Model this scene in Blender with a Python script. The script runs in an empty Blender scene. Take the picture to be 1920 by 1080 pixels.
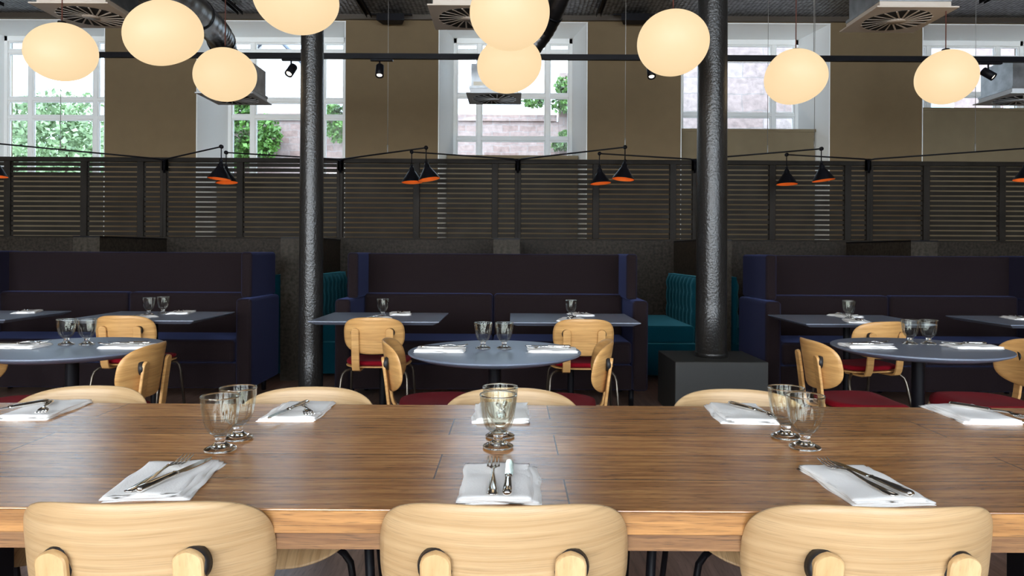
import bpy, bmesh, math, random
from mathutils import Vector, Matrix, Euler
PI = math.pi
R = math.radians
random.seed(7)
S = bpy.context.scene
COL = S.collection

# ------------------------------------------------------------------ camera
F = 1338.0            # focal length in pixels of a 1920 wide frame
CAMZ = 1.22
HY = 474.0            # horizon row
ROLL = R(0.3)
cam = bpy.data.cameras.new('camera')
cam.sensor_width = 36
cam.lens = F / 1920 * 36
cam.shift_y = -(540 - HY) / 1920
cam.clip_start = 0.05
camo = bpy.data.objects.new('camera', cam)
COL.objects.link(camo)
camo.matrix_world = Matrix.Translation((0, 0, CAMZ)) @ Matrix.Rotation(-ROLL, 4, 'Y') @ Matrix.Rotation(PI / 2, 4, 'X')
S.camera = camo

# ------------------------------------------------------------------ world, light, exposure
S.view_settings.view_transform = 'Standard'
S.view_settings.look = 'None'
S.view_settings.gamma = 1
S.view_settings.use_curve_mapping = False
S.view_settings.exposure = 0.6
try:
    S.cycles.use_denoising = True
    S.cycles.max_bounces = 10
    S.cycles.transmission_bounces = 10
    S.cycles.transparent_max_bounces = 12
    S.cycles.sample_clamp_indirect = 6
except Exception:
    pass
world = bpy.data.worlds.new('sky')
S.world = world
world.use_nodes = True
bg = world.node_tree.nodes['Background']
bg.inputs[0].default_value = (0.64, 0.82, 1.0, 1)
bg.inputs[1].default_value = 5.4

def area(name, loc, rot, sx, sy, power=0, color=(1, 1, 1), portal=False):
    l = bpy.data.lights.new(name, 'AREA')
    l.shape = 'RECTANGLE'
    l.size, l.size_y = sx, sy
    l.energy = power
    l.color = color
    if portal:
        l.cycles.is_portal = True
    o = bpy.data.objects.new(name, l)
    o.location = loc
    o.rotation_euler = rot
    COL.objects.link(o)
    return o

area('added_corridor_fill', (0, 8.35, 0.5), (R(130), 0, 0), 16.0, 0.12, 42, (1.0, 0.86, 0.62))  # added fill with no visible source, brightens the wall behind the slats

# sun on the street outside
sl = bpy.data.lights.new('sun', 'SUN')
sl.energy = 1.0
sl.angle = R(1.0)
sl.color = (1.0, 0.95, 0.86)
so = bpy.data.objects.new('sun', sl)
so.rotation_euler = (R(38), 0, R(-32))
COL.objects.link(so)

# big rear windows of the room (behind the photographer) and the front windows
REAR_Y = -4.6
REAR = [(-6.0, 3.0), (-2.0, 3.0), (2.0, 3.0), (6.0, 3.0)]
for (cx, w), pw in zip(REAR, (240, 215, 180, 110)):
    area('rear_window_daylight', (cx, REAR_Y + 0.02, 2.5), (R(90), 0, 0), w, 3.6, pw, (1.0, 0.965, 0.92))
WX = [-7.1, -3.56, 0.0, 3.57, 7.12]          # window centres
WS = [2.37, 2.37, 2.69, 3.10, 3.38]          # sill heights
for wx, ws in zip(WX, WS):
    area('window_portal', (wx, 11.55, (4.64 + ws) / 2), (R(-90), 0, 0), 2.1, 4.64 - ws, portal=True)

# ------------------------------------------------------------------ helpers
def at(px, py, Y):
    dx, dy = px - 960, py - HY
    c, s = math.cos(ROLL), math.sin(ROLL)
    x = dx * c + dy * s
    y = -dx * s + dy * c
    return Vector((x * Y / F, Y, CAMZ - y * Y / F))

def atz(px, py, z):
    dx, dy = px - 960, py - HY
    y = -dx * math.sin(ROLL) + dy * math.cos(ROLL)
    return at(px, py, (CAMZ - z) * F / y)

class MB:
    def __init__(s):
        s.v = []; s.f = []; s.sm = []
    def add(s, vs, fs, smooth=False, M=None):
        b = len(s.v)
        for v in vs:
            v = Vector(v)
            s.v.append(M @ v if M else v)
        for f in fs:
            s.f.append([b + i for i in f]); s.sm.append(smooth)
        return s
    def box(s, x0, x1, y0, y1, z0, z1, M=None):
        vs = [(x0, y0, z0), (x1, y0, z0), (x1, y1, z0), (x0, y1, z0), (x0, y0, z1), (x1, y0, z1), (x1, y1, z1), (x0, y1, z1)]
        fs = [(0, 3, 2, 1), (4, 5, 6, 7), (0, 1, 5, 4), (1, 2, 6, 5), (2, 3, 7, 6), (3, 0, 4, 7)]
        return s.add(vs, fs, False, M)
    def lathe(s, prof, n=32, M=None, rfun=None, smooth=True):
        vs = []; fs = []
        k = len(prof)
        for i in range(n):
            a = 2 * PI * i / n
            for j, (r, z) in enumerate(prof):
                rr = r if rfun is None else rfun(r, z, a)
                vs.append((rr * math.cos(a), rr * math.sin(a), z))
        for i in range(n):
            for j in range(k - 1):
                a, b = i * k + j, ((i + 1) % n) * k + j
                fs.append((a, b, b + 1, a + 1))
        return s.add(vs, fs, smooth, M)
    def tube(s, pts, r, n=10, M=None, cap=True):
        pts = [Vector(p) for p in pts]
        rr = r if isinstance(r, (list, tuple)) else [r] * len(pts)
        vs = []; fs = []
        up = None
        for i, p in enumerate(pts):
            t = (pts[min(i + 1, len(pts) - 1)] - pts[max(i - 1, 0)]).normalized()
            if up is None:
                up = Vector((0, 0, 1)) if abs(t.z) < 0.9 else Vector((1, 0, 0))
            side = t.cross(up).normalized()
            up = side.cross(t).normalized()
            for j in range(n):
                a = 2 * PI * j / n
                vs.append(p + (side * math.cos(a) + up * math.sin(a)) * rr[i])
        for i in range(len(pts) - 1):
            for j in range(n):
                a, b = i * n + j, i * n + (j + 1) % n
                fs.append((a, b, b + n, a + n))
        b0 = len(s.v)
        s.add(vs, fs, True, M)
        if cap:
            s.f.append([b0 + j for j in range(n)][::-1]); s.sm.append(False)
            s.f.append([b0 + (len(pts) - 1) * n + j for j in range(n)]); s.sm.append(False)
        return s
    def prism(s, outline, z0, z1, M=None, smooth=False):
        n = len(outline)
        vs = [(x, y, z0) for x, y in outline] + [(x, y, z1) for x, y in outline]
        fs = [tuple(range(n))[::-1], tuple(range(n, 2 * n))]
        b0 = len(s.v)
        s.add(vs, fs, False, M)
        for i in range(n):
            j = (i + 1) % n
            s.f.append([b0 + i, b0 + j, b0 + n + j, b0 + n + i]); s.sm.append(smooth)
        return s
    def build(s, name, m, parent=None, bevel=0, seg=2, loc=None):
        me = bpy.data.meshes.new(name)
        me.from_pydata([tuple(v) for v in s.v], [], s.f)
        for p, q in zip(me.polygons, s.sm):
            p.use_smooth = q
        me.materials.append(m)
        bm = bmesh.new(); bm.from_mesh(me)
        bmesh.ops.recalc_face_normals(bm, faces=bm.faces)
        bm.to_mesh(me); bm.free()
        me.update()
        o = bpy.data.objects.new(name, me)
        COL.objects.link(o)
        if parent is not None:
            o.parent = parent
        if loc is not None:
            o.location = loc
        if bevel:
            b = o.modifiers.new('bevel', 'BEVEL')
            b.width = bevel; b.segments = seg; b.limit_method = 'ANGLE'; b.angle_limit = R(40)
            b.harden_normals = False
        return o

def tag(o, label=None, cat=None, group=None, kind=None):
    if label: o['label'] = label
    if cat: o['category'] = cat
    if group: o['group'] = group
    if kind: o['kind'] = kind
    return o

def empty(name, loc=(0, 0, 0), rz=0, label=None, cat=None, group=None):
    o = bpy.data.objects.new(name, None)
    o.empty_display_size = 0.1
    o.location = loc
    o.rotation_euler = (0, 0, rz)
    COL.objects.link(o)
    return tag(o, label, cat, group)

KIDS = {}
def kids(o):
    return [c for c in o.children]

def copy_tree(o, parent=None):
    c = o.copy()
    COL.objects.link(c)
    c.parent = parent
    for ch in kids(o):
        copy_tree(ch, c)
    return c

def put(proto, state, loc, rz, label, cat=None, group=None):
    """first use moves the prototype itself, later uses copy it"""
    if state.get('used'):
        o = copy_tree(proto)
    else:
        o = proto; state['used'] = True
    o.location = loc
    o.rotation_euler = (0, 0, rz)
    return tag(o, label, cat, group)

# ------------------------------------------------------------------ materials
def newmat(name):
    m = bpy.data.materials.new(name)
    m.use_nodes = True
    nt = m.node_tree
    return m, nt, nt.nodes['Principled BSDF']

def plain(name, col, rough=0.5, metal=0.0, bump=0.0, bscale=40, var=0.0, vscale=6, sheen=0, spec=None, coat=0):
    m, nt, p = newmat(name)
    p.inputs['Base Color'].default_value = (*col, 1)
    p.inputs['Roughness'].default_value = rough
    p.inputs['Metallic'].default_value = metal
    if spec is not None: p.inputs['Specular IOR Level'].default_value = spec
    if sheen:
        p.inputs['Sheen Weight'].default_value = sheen
        p.inputs['Sheen Roughness'].default_value = 0.4
    if coat: p.inputs['Coat Weight'].default_value = coat
    N = nt.nodes; L = nt.links
    tc = N.new('ShaderNodeTexCoord')
    nz = N.new('ShaderNodeTexNoise'); nz.inputs['Scale'].default_value = vscale; nz.inputs['Detail'].default_value = 5
    L.new(tc.outputs['Object'], nz.inputs['Vector'])
    if var:
        rp = N.new('ShaderNodeValToRGB')
        rp.color_ramp.elements[0].position = 0.3; rp.color_ramp.elements[1].position = 0.7
        rp.color_ramp.elements[0].color = (*[c * (1 - var) for c in col], 1)
        rp.color_ramp.elements[1].color = (*[min(1, c * (1 + var)) for c in col], 1)
        L.new(nz.outputs['Fac'], rp.inputs['Fac'])
        L.new(rp.outputs['Color'], p.inputs['Base Color'])
    if bump:
        n2 = N.new('ShaderNodeTexNoise'); n2.inputs['Scale'].default_value = bscale; n2.inputs['Detail'].default_value = 3
        L.new(tc.outputs['Object'], n2.inputs['Vector'])
        b = N.new('ShaderNodeBump'); b.inputs['Strength'].default_value = bump; b.inputs['Distance'].default_value = 0.01
        L.new(n2.outputs['Fac'], b.inputs['Height'])
        L.new(b.outputs['Normal'], p.inputs['Normal'])
    return m

def wood(name, dark, light, scale=(2.2, 40, 40), rough=0.35, fleck=0.5, warp=0.06, planks=None, coat=0.0, seed=0.0, fibre=0.0, contrast=(0.3, 0.7)):
    m, nt, p = newmat(name)
    N = nt.nodes; L = nt.links
    tc = N.new('ShaderNodeTexCoord')
    vec = tc.outputs['Object']
    def noise(sc, det, v, dist=0.0):
        n = N.new('ShaderNodeTexNoise'); n.inputs['Scale'].default_value = sc; n.inputs['Detail'].default_value = det
        n.inputs['Distortion'].default_value = dist
        L.new(v, n.inputs['Vector']); return n
    def mixc(a, b, fac, mode='MIX'):
        x = N.new('ShaderNodeMix'); x.data_type = 'RGBA'; x.blend_type = mode
        if isinstance(fac, float): x.inputs[0].default_value = fac
        else: L.new(fac, x.inputs[0])
        for s, q in ((6, a), (7, b)):
            if isinstance(q, tuple): x.inputs[s].default_value = (*q, 1)
            else: L.new(q, x.inputs[s])
        return x.outputs[2]
    # slow warp so the grain wanders
    w = noise(1.7, 2, vec)
    sc = N.new('ShaderNodeVectorMath'); sc.operation = 'SCALE'; sc.inputs['Scale'].default_value = warp
    L.new(w.outputs['Color'], sc.inputs[0])
    ad = N.new('ShaderNodeVectorMath'); ad.operation = 'ADD'
    L.new(vec, ad.inputs[0]); L.new(sc.outputs[0], ad.inputs[1])
    vv = ad.outputs[0]
    pl = None
    if planks:
        (length, width, ox, oy, offs) = planks
        mp0 = N.new('ShaderNodeMapping'); mp0.inputs['Location'].default_value = (ox, oy, 0)
        L.new(vec, mp0.inputs['Vector'])
        br = N.new('ShaderNodeTexBrick')
        br.offset = offs; br.offset_frequency = 2; br.squash = 1
        br.inputs['Scale'].default_value = 1
        br.inputs['Brick Width'].default_value = length
        br.inputs['Row Height'].default_value = width
        br.inputs['Mortar Size'].default_value = 0.0018
        br.inputs['Mortar Smooth'].default_value = 0.1
        br.inputs['Color1'].default_value = (0, 0, 0, 1); br.inputs['Color2'].default_value = (1, 1, 1, 1)
        br.inputs['Mortar'].default_value = (0.5, 0.5, 0.5, 1)
        L.new(mp0.outputs['Vector'], br.inputs['Vector'])
        pl = br
        sh = N.new('ShaderNodeVectorMath'); sh.operation = 'SCALE'; sh.inputs['Scale'].default_value = 7.0
        L.new(br.outputs['Color'], sh.inputs[0])
        a2 = N.new('ShaderNodeVectorMath'); a2.operation = 'ADD'
        L.new(vv, a2.inputs[0]); L.new(sh.outputs[0], a2.inputs[1]); vv = a2.outputs[0]
    mp = N.new('ShaderNodeMapping'); mp.inputs['Scale'].default_value = scale; mp.inputs['Location'].default_value = (seed, seed * 2, seed)
    L.new(vv, mp.inputs['Vector'])
    g = noise(1.0, 6, mp.outputs['Vector'], 0.6)
    rp = N.new('ShaderNodeValToRGB')
    rp.color_ramp.elements[0].position = contrast[0]; rp.color_ramp.elements[1].position = contrast[1]
    rp.color_ramp.elements[0].color = (*dark, 1); rp.color_ramp.elements[1].color = (*light, 1)
    L.new(g.outputs['Fac'], rp.inputs['Fac'])
    col = rp.outputs['Color']
    # short dark pores
    mp2 = N.new('ShaderNodeMapping'); mp2.inputs['Scale'].default_value = (scale[0] * 5, scale[1] * 6, scale[2] * 6)
    L.new(vv, mp2.inputs['Vector'])
    g2 = noise(1.0, 3, mp2.outputs['Vector'])
    r2 = N.new('ShaderNodeValToRGB')
    r2.color_ramp.elements[0].position = 0.30; r2.color_ramp.elements[1].position = 0.46
    r2.color_ramp.elements[0].color = (1 - fleck,) * 3 + (1,); r2.color_ramp.elements[1].color = (1, 1, 1, 1)
    L.new(g2.outputs['Fac'], r2.inputs['Fac'])
    col = mixc(col, r2.outputs['Color'], 1.0, 'MULTIPLY')
    if planks:
        hi = tuple(min(1, c * 1.25) for c in (1, 1, 1))
        r3 = N.new('ShaderNodeValToRGB')
        r3.color_ramp.elements[0].color = (0.74, 0.71, 0.68, 1); r3.color_ramp.elements[1].color = (1.15, 1.15, 1.15, 1)
        L.new(pl.outputs['Color'], r3.inputs['Fac'])
        col = mixc(col, r3.outputs['Color'], 1.0, 'MULTIPLY')
        col = mixc(col, tuple(c * 0.3 for c in dark), pl.outputs['Fac'])
        # cathedral figure
        wv = N.new('ShaderNodeTexWave'); wv.wave_type = 'RINGS'; wv.inputs['Scale'].default_value = 1.6
        wv.inputs['Distortion'].default_value = 5; wv.inputs['Detail'].default_value = 3; wv.inputs['Detail Scale'].default_value = 1.2
        mp3 = N.new('ShaderNodeMapping'); mp3.inputs['Scale'].default_value = (0.55, 8.0, 1)
        L.new(vv, mp3.inputs['Vector']); L.new(mp3.outputs['Vector'], wv.inputs['Vector'])
        r4 = N.new('ShaderNodeValToRGB')
        r4.color_ramp.elements[0].position = 0.05; r4.color_ramp.elements[1].position = 0.35
        r4.color_ramp.elements[0].color = (0.72, 0.68, 0.64, 1); r4.color_ramp.elements[1].color = (1, 1, 1, 1)
        L.new(wv.outputs['Fac'], r4.inputs['Fac'])
        col = mixc(col, r4.outputs['Color'], 0.8, 'MULTIPLY')
    L.new(col, p.inputs['Base Color'])
    p.inputs['Roughness'].default_value = rough
    if planks: p.inputs['Specular IOR Level'].default_value = 0.85
    if coat:
        p.inputs['Coat Weight'].default_value = coat; p.inputs['Coat Roughness'].default_value = 0.12
    b = N.new('ShaderNodeBump'); b.inputs['Strength'].default_value = 0.12; b.inputs['Distance'].default_value = 0.002
    L.new(g2.outputs['Fac'], b.inputs['Height'])
    L.new(b.outputs['Normal'], p.inputs['Normal'])
    return m

def glow(name, col, strength, base=(0.8, 0.8, 0.8), rough=0.5):
    m, nt, p = newmat(name)
    p.inputs['Base Color'].default_value = (*base, 1)
    p.inputs['Roughness'].default_value = rough
    p.inputs['Emission Color'].default_value = (*col, 1)
    p.inputs['Emission Strength'].default_value = strength
    return m

def glassmat(name, tint=(1, 1, 1), rough=0.0, ior=1.47, mixt=0.0):
    m, nt, p = newmat(name)
    p.inputs['Base Color'].default_value = (*tint, 1)
    p.inputs['Roughness'].default_value = rough
    p.inputs['IOR'].default_value = ior
    p.inputs['Transmission Weight'].default_value = 1
    if mixt:
        t = nt.nodes.new('ShaderNodeBsdfTransparent'); t.inputs[0].default_value = (0.985, 0.99, 0.97, 1)
        x = nt.nodes.new('ShaderNodeMixShader'); x.inputs[0].default_value = mixt
        nt.links.new(p.outputs[0], x.inputs[1]); nt.links.new(t.outputs[0], x.inputs[2])
        nt.links.new(x.outputs[0], nt.nodes['Material Output'].inputs[0])
    return m

def panemat(name):
    m = bpy.data.materials.new(name); m.use_nodes = True
    nt = m.node_tree; nt.nodes.clear()
    N = nt.nodes; L = nt.links
    out = N.new('ShaderNodeOutputMaterial'); mix = N.new('ShaderNodeMixShader')
    t = N.new('ShaderNodeBsdfTransparent'); t.inputs[0].default_value = (0.97, 0.99, 1.0, 1)
    g = N.new('ShaderNodeBsdfGlossy'); g.inputs['Roughness'].default_value = 0.02
    fr = N.new('ShaderNodeFresnel'); fr.inputs[0].default_value = 1.45
    L.new(fr.outputs[0], mix.inputs[0]); L.new(t.outputs[0], mix.inputs[1]); L.new(g.outputs[0], mix.inputs[2])
    L.new(mix.outputs[0], out.inputs[0])
    return m

def fabric(name, col, sheen=0.3, scale=420, rough=0.9, tint=(1, 1, 1)):
    m, nt, p = newmat(name)
    N = nt.nodes; L = nt.links
    tc = N.new('ShaderNodeTexCoord')
    n1 = N.new('ShaderNodeTexNoise'); n1.inputs['Scale'].default_value = scale; n1.inputs['Detail'].default_value = 2
    L.new(tc.outputs['Object'], n1.inputs['Vector'])
    rp = N.new('ShaderNodeValToRGB')
    rp.color_ramp.elements[0].position = 0.3; rp.color_ramp.elements[1].position = 0.7
    rp.color_ramp.elements[0].color = (*[c * 0.65 for c in col], 1); rp.color_ramp.elements[1].color = (*[c * 1.4 for c in col], 1)
    L.new(n1.outputs['Fac'], rp.inputs['Fac']); L.new(rp.outputs['Color'], p.inputs['Base Color'])
    p.inputs['Roughness'].default_value = rough
    p.inputs['Specular IOR Level'].default_value = 0.04
    p.inputs['Sheen Weight'].default_value = sheen
    p.inputs['Sheen Roughness'].default_value = 0.5
    p.inputs['Sheen Tint'].default_value = (*tint, 1)
    b = N.new('ShaderNodeBump'); b.inputs['Strength'].default_value = 0.25; b.inputs['Distance'].default_value = 0.002
    L.new(n1.outputs['Fac'], b.inputs['Height']); L.new(b.outputs['Normal'], p.inputs['Normal'])
    return m

def stone(name, c1, c2, mortar, bw=0.6, bh=0.22, rough=0.9):
    m, nt, p = newmat(name)
    N = nt.nodes; L = nt.links
    tc = N.new('ShaderNodeTexCoord')
    sp = N.new('ShaderNodeSeparateXYZ'); cb = N.new('ShaderNodeCombineXYZ')
    L.new(tc.outputs['Object'], sp.inputs[0]); L.new(sp.outputs['X'], cb.inputs['X']); L.new(sp.outputs['Z'], cb.inputs['Y'])
    nz = N.new('ShaderNodeTexNoise'); nz.inputs['Scale'].default_value = 3; nz.inputs['Detail'].default_value = 6
    L.new(tc.outputs['Object'], nz.inputs['Vector'])
    sc = N.new('ShaderNodeVectorMath'); sc.operation = 'SCALE'; sc.inputs['Scale'].default_value = 0.12
    L.new(nz.outputs['Color'], sc.inputs[0])
    ad = N.new('ShaderNodeVectorMath'); ad.operation = 'ADD'
    L.new(cb.outputs[0], ad.inputs[0]); L.new(sc.outputs[0], ad.inputs[1])
    br = N.new('ShaderNodeTexBrick'); br.inputs['Scale'].default_value = 1
    br.inputs['Brick Width'].default_value = bw; br.inputs['Row Height'].default_value = bh
    br.inputs['Mortar Size'].default_value = 0.012; br.inputs['Mortar Smooth'].default_value = 0.4
    br.inputs['Color1'].default_value = (*c1, 1); br.inputs['Color2'].default_value = (*c2, 1); br.inputs['Mortar'].default_value = (*mortar, 1)
    L.new(ad.outputs[0], br.inputs['Vector'])
    n2 = N.new('ShaderNodeTexNoise'); n2.inputs['Scale'].default_value = 9; n2.inputs['Detail'].default_value = 6
    L.new(tc.outputs['Object'], n2.inputs['Vector'])
    mx = N.new('ShaderNodeMix'); mx.data_type = 'RGBA'; mx.blend_type = 'OVERLAY'; mx.inputs[0].default_value = 0.5
    L.new(br.outputs['Color'], mx.inputs[6]); L.new(n2.outputs['Fac'], mx.inputs[7])
    L.new(mx.outputs[2], p.inputs['Base Color'])
    p.inputs['Roughness'].default_value = rough
    b = N.new('ShaderNodeBump'); b.inputs['Strength'].default_value = 0.5; b.inputs['Distance'].default_value = 0.03
    L.new(n2.outputs['Fac'], b.inputs['Height']); L.new(b.outputs['Normal'], p.inputs['Normal'])
    return m

M_OAK = wood('light_oak', (0.39, 0.250, 0.122), (0.50, 0.345, 0.188), scale=(1.6, 3, 85), rough=0.42, fleck=0.22, warp=0.05)
M_OAKSEAT = wood('oak_seat_ply', (0.36, 0.22, 0.10), (0.56, 0.38, 0.20), scale=(60, 1.6, 3), rough=0.42, fleck=0.3, warp=0.05)
M_OAKEDGE = wood('oak_ply', (0.46, 0.29, 0.13), (0.60, 0.42, 0.22), scale=(30, 30, 3), rough=0.42, fleck=0.15)
M_OAKROW = wood('warm_oak', (0.50, 0.26, 0.085), (0.70, 0.40, 0.15), scale=(2.5, 4, 55), rough=0.36, fleck=0.2, warp=0.10)
M_TABLE = wood('stained_oak_boards', (0.34, 0.140, 0.044), (0.68, 0.335, 0.118), scale=(4.5, 42, 42), rough=0.27, fleck=0.5, warp=0.07,
               planks=(1.285, 0.1795, 0.16, 0.0, 0.79), coat=0.0)
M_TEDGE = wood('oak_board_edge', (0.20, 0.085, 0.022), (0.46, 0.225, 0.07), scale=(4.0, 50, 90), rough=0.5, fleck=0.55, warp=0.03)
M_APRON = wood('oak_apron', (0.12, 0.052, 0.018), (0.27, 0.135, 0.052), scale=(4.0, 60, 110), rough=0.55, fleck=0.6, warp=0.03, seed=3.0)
M_FLOOR = wood('floor_boards', (0.13, 0.075, 0.055), (0.31, 0.19, 0.15), scale=(30, 2.0, 30), rough=0.32, fleck=0.35, warp=0.05)
M_BLACK = plain('black_steel', (0.006, 0.006, 0.008), 0.42, spec=0.10)
M_BRONZE = plain('bronze_tube', (0.16, 0.14, 0.115), 0.3, metal=0.9)
M_RUBBER = plain('black_rubber', (0.010, 0.010, 0.012), 0.55)
M_RED = fabric('red_wool', (0.20, 0.005, 0.012), sheen=0.02, scale=500)
M_LAM = plain('blue_grey_laminate', (0.140, 0.168, 0.232), 0.40, spec=0.9)
M_IRON = plain('cast_iron_paint', (0.016, 0.0155, 0.015), 0.28, bump=0.4, bscale=60, spec=0.5)
M_PLINTH = plain('charcoal_board', (0.040, 0.040, 0.038), 0.5, spec=0.3)
M_SOFA = fabric('dark_wool', (0.013, 0.0085, 0.0085), sheen=0.13, scale=260, tint=(0.30, 0.40, 1.0))  # blue sheen tint puts the window daylight on the sofa sides into the fabric
M_TEAL = fabric('teal_velvet', (0.001, 0.030, 0.045), sheen=0.25, scale=200, tint=(0.2, 0.8, 1.0))
M_SLAT = plain('charcoal_slats', (0.020, 0.017, 0.014), 0.55, spec=0.08, var=0.25, vscale=5)
M_DADO = plain('mottled_panel', (0.026, 0.021, 0.016), 0.55, spec=0.1, var=0.55, vscale=34, bump=0.2, bscale=60)
M_DIV = plain('divider_panel', (0.034, 0.028, 0.021), 0.55, spec=0.1, var=0.5, vscale=34)
M_TAN = plain('olive_brown_paint', (0.150, 0.106, 0.055), 0.85, var=0.04)
M_TANL = plain('khaki_paint', (0.175, 0.140, 0.085), 0.85, var=0.04)
M_WHITE = plain('white_paint', (0.84, 0.86, 0.86), 0.55)
M_REVEAL = plain('pale_reveal_paint', (0.84, 0.87, 0.88), 0.7)
M_PANE = panemat('window_glass')
M_GLASS = glassmat('drinking_glass', (0.99, 0.995, 0.97))
def bowlmat(name):
    m = bpy.data.materials.new(name); m.use_nodes = True
    nt = m.node_tree; nt.nodes.clear()
    N = nt.nodes; L = nt.links
    out = N.new('ShaderNodeOutputMaterial'); mix = N.new('ShaderNodeMixShader')
    t = N.new('ShaderNodeBsdfTransparent'); t.inputs[0].default_value = (0.975, 0.98, 0.955, 1)
    g = N.new('ShaderNodeBsdfGlossy'); g.inputs['Roughness'].default_value = 0.04
    lw = N.new('ShaderNodeLayerWeight'); lw.inputs[0].default_value = 0.22
    rp = N.new('ShaderNodeMapRange'); rp.inputs['To Min'].default_value = 0.015; rp.inputs['To Max'].default_value = 0.5
    L.new(lw.outputs['Fresnel'], rp.inputs['Value'])
    L.new(rp.outputs[0], mix.inputs[0]); L.new(t.outputs[0], mix.inputs[1]); L.new(g.outputs[0], mix.inputs[2])
    L.new(mix.outputs[0], out.inputs[0])
    return m
M_BOWL = bowlmat('clear_thin_glass')
M_NAPKIN = plain('white_linen', (0.93, 0.925, 0.92), 0.9, bump=0.12, bscale=260)
M_STEEL = plain('polished_steel', (0.80, 0.78, 0.75), 0.10, metal=1.0)
M_GLOBE = glow('opal_glass_lit', (1.0, 0.735, 0.42), 0.63, base=(0.10, 0.08, 0.06), rough=0.6)
M_CORD = plain('brown_flex', (0.09, 0.022, 0.014), 0.7)
M_DIFF = plain('diffuser_plate', (0.50, 0.43, 0.36), 0.5)
M_RECESS_SHADE = plain('grille_recess_shade', (0.008, 0.008, 0.008), 0.8)
M_GALV = plain('galvanised_steel', (0.42, 0.44, 0.46), 0.34, metal=0.85, var=0.25, vscale=9)
M_DUCT = plain('spiral_duct_steel', (0.055, 0.052, 0.052), 0.28, metal=0.9, bump=0.2, bscale=20)
M_LINING = plain('copper_lining', (0.80, 0.24, 0.05), 0.4, metal=0.3)
M_BULB = glow('lamp_bulb', (1.0, 0.55, 0.22), 14.0)
M_LENS = glow('spot_lens', (1.0, 0.85, 0.65), 3.0)
M_CABLE = plain('steel_cable', (0.35, 0.34, 0.32), 0.4, metal=0.6)

def ceiling_mat():
    m, nt, p = newmat('embossed_metal_deck')
    N = nt.nodes; L = nt.links
    tc = N.new('ShaderNodeTexCoord')
    vo = N.new('ShaderNodeTexVoronoi'); vo.inputs['Scale'].default_value = 17; vo.inputs['Randomness'].default_value = 0.25
    L.new(tc.outputs['Object'], vo.inputs['Vector'])
    rp = N.new('ShaderNodeValToRGB')
    rp.color_ramp.elements[0].position = 0.2; rp.color_ramp.elements[1].position = 0.6
    rp.color_ramp.elements[0].color = (0.30, 0.31, 0.33, 1); rp.color_ramp.elements[1].color = (0.05, 0.05, 0.055, 1)
    L.new(vo.outputs['Distance'], rp.inputs['Fac']); L.new(rp.outputs['Color'], p.inputs['Base Color'])
    p.inputs['Metallic'].default_value = 0.7; p.inputs['Roughness'].default_value = 0.38
    b = N.new('ShaderNodeBump'); b.inputs['Strength'].default_value = 0.9; b.inputs['Distance'].default_value = 0.03
    L.new(vo.outputs['Distance'], b.inputs['Height']); L.new(b.outputs['Normal'], p.inputs['Normal'])
    return m
M_CEIL = ceiling_mat()

# ------------------------------------------------------------------ room shell
CEIL = 4.70
WY = 10.5           # front face of the piers
HW, HB = 1.10, 0.94 # half widths of the openings, room side and glass side
GY = 11.32          # glass plane
HEAD = 4.62
def struct(o):
    return tag(o, kind='structure')
struct(MB().box(-9.5, 9.5, REAR_Y - 0.2, 11.6, -0.1, 0).build('floor', M_FLOOR))
struct(MB().box(-9.5, 9.5, REAR_Y - 0.2, 11.6, CEIL, CEIL + 0.1).build('ceiling', M_CEIL))
struct(MB().box(-9.6, -9.5, REAR_Y - 0.2, 11.6, 0, CEIL).build('wall_left', M_TAN))
struct(MB().box(9.5, 9.6, REAR_Y - 0.2, 11.6, 0, CEIL).build('wall_right', M_TAN))
b = MB()
xs = -9.5
for (cx, w) in REAR:
    b.box(xs, cx - w / 2, REAR_Y - 0.2, REAR_Y, 0, CEIL)
    b.box(cx - w / 2, cx + w / 2, REAR_Y - 0.2, REAR_Y, 0, 0.7)
    b.box(cx - w / 2, cx + w / 2, REAR_Y - 0.2, REAR_Y, 4.3, CEIL)
    xs = cx + w / 2
b.box(xs, 9.5, REAR_Y - 0.2, REAR_Y, 0, CEIL)
struct(b.build('wall_rear', M_TAN))
b = MB()
xs = -9.5
for cx in WX:
    def pier(x0, x1, s0, s1):
        # x0..x1 on the room side, splayed to x0-s0..x1+s1 behind
        o = [(x0, WY), (x1, WY), (x1 + s1, GY + 0.15), (x0 - s0, GY + 0.15)]
        b.prism(o, 0, CEIL)
    pier(xs, cx - HW, 0.16 if xs > -9 else 0, 0.16)
    xs = cx + HW
b.prism([(xs, WY), (9.5, WY), (9.5, GY + 0.15), (xs - 0.16, GY + 0.15)], 0, CEIL)
for cx in WX:
    b.box(cx - HW, cx + HW, WY, GY + 0.15, HEAD, CEIL)
struct(b.build('wall_front', M_TAN))
# white splayed reveals and heads, low walls under the sills
n = 0
for i, cx in enumerate(WX):
    r = MB()
    for sgn in (-1, 1):
        xa, xb = cx + sgn * (HW - 0.003), cx + sgn * (HB + 0.003)
        t = 0.012
        r.prism([(xa, WY - 0.002), (xa - sgn * t, WY - 0.002), (xb - sgn * t, GY), (xb, GY)], 0.0, HEAD - 0.002)
    r.box(cx - HW, cx + HW, WY - 0.001, GY, HEAD - 0.012, HEAD)
    n += 1
    struct(r.build('trim_%d' % n, M_REVEAL))
    s = MB()
    y0 = [10.95, 10.95, 10.86, 10.8, WY + 0.03][i]
    hw = HW - (0.17 * (y0 - WY) / 0.82) - 0.03
    s.box(cx - hw, cx + hw, y0, GY + 0.06, 0, WS[i])
    s.box(cx - hw - 0.005, cx + hw + 0.005, y0 - 0.02, y0 + 0.02, WS[i] - 0.03, WS[i] + 0.012)
    n += 1
    struct(s.build('trim_%d' % n, M_TANL))
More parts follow.
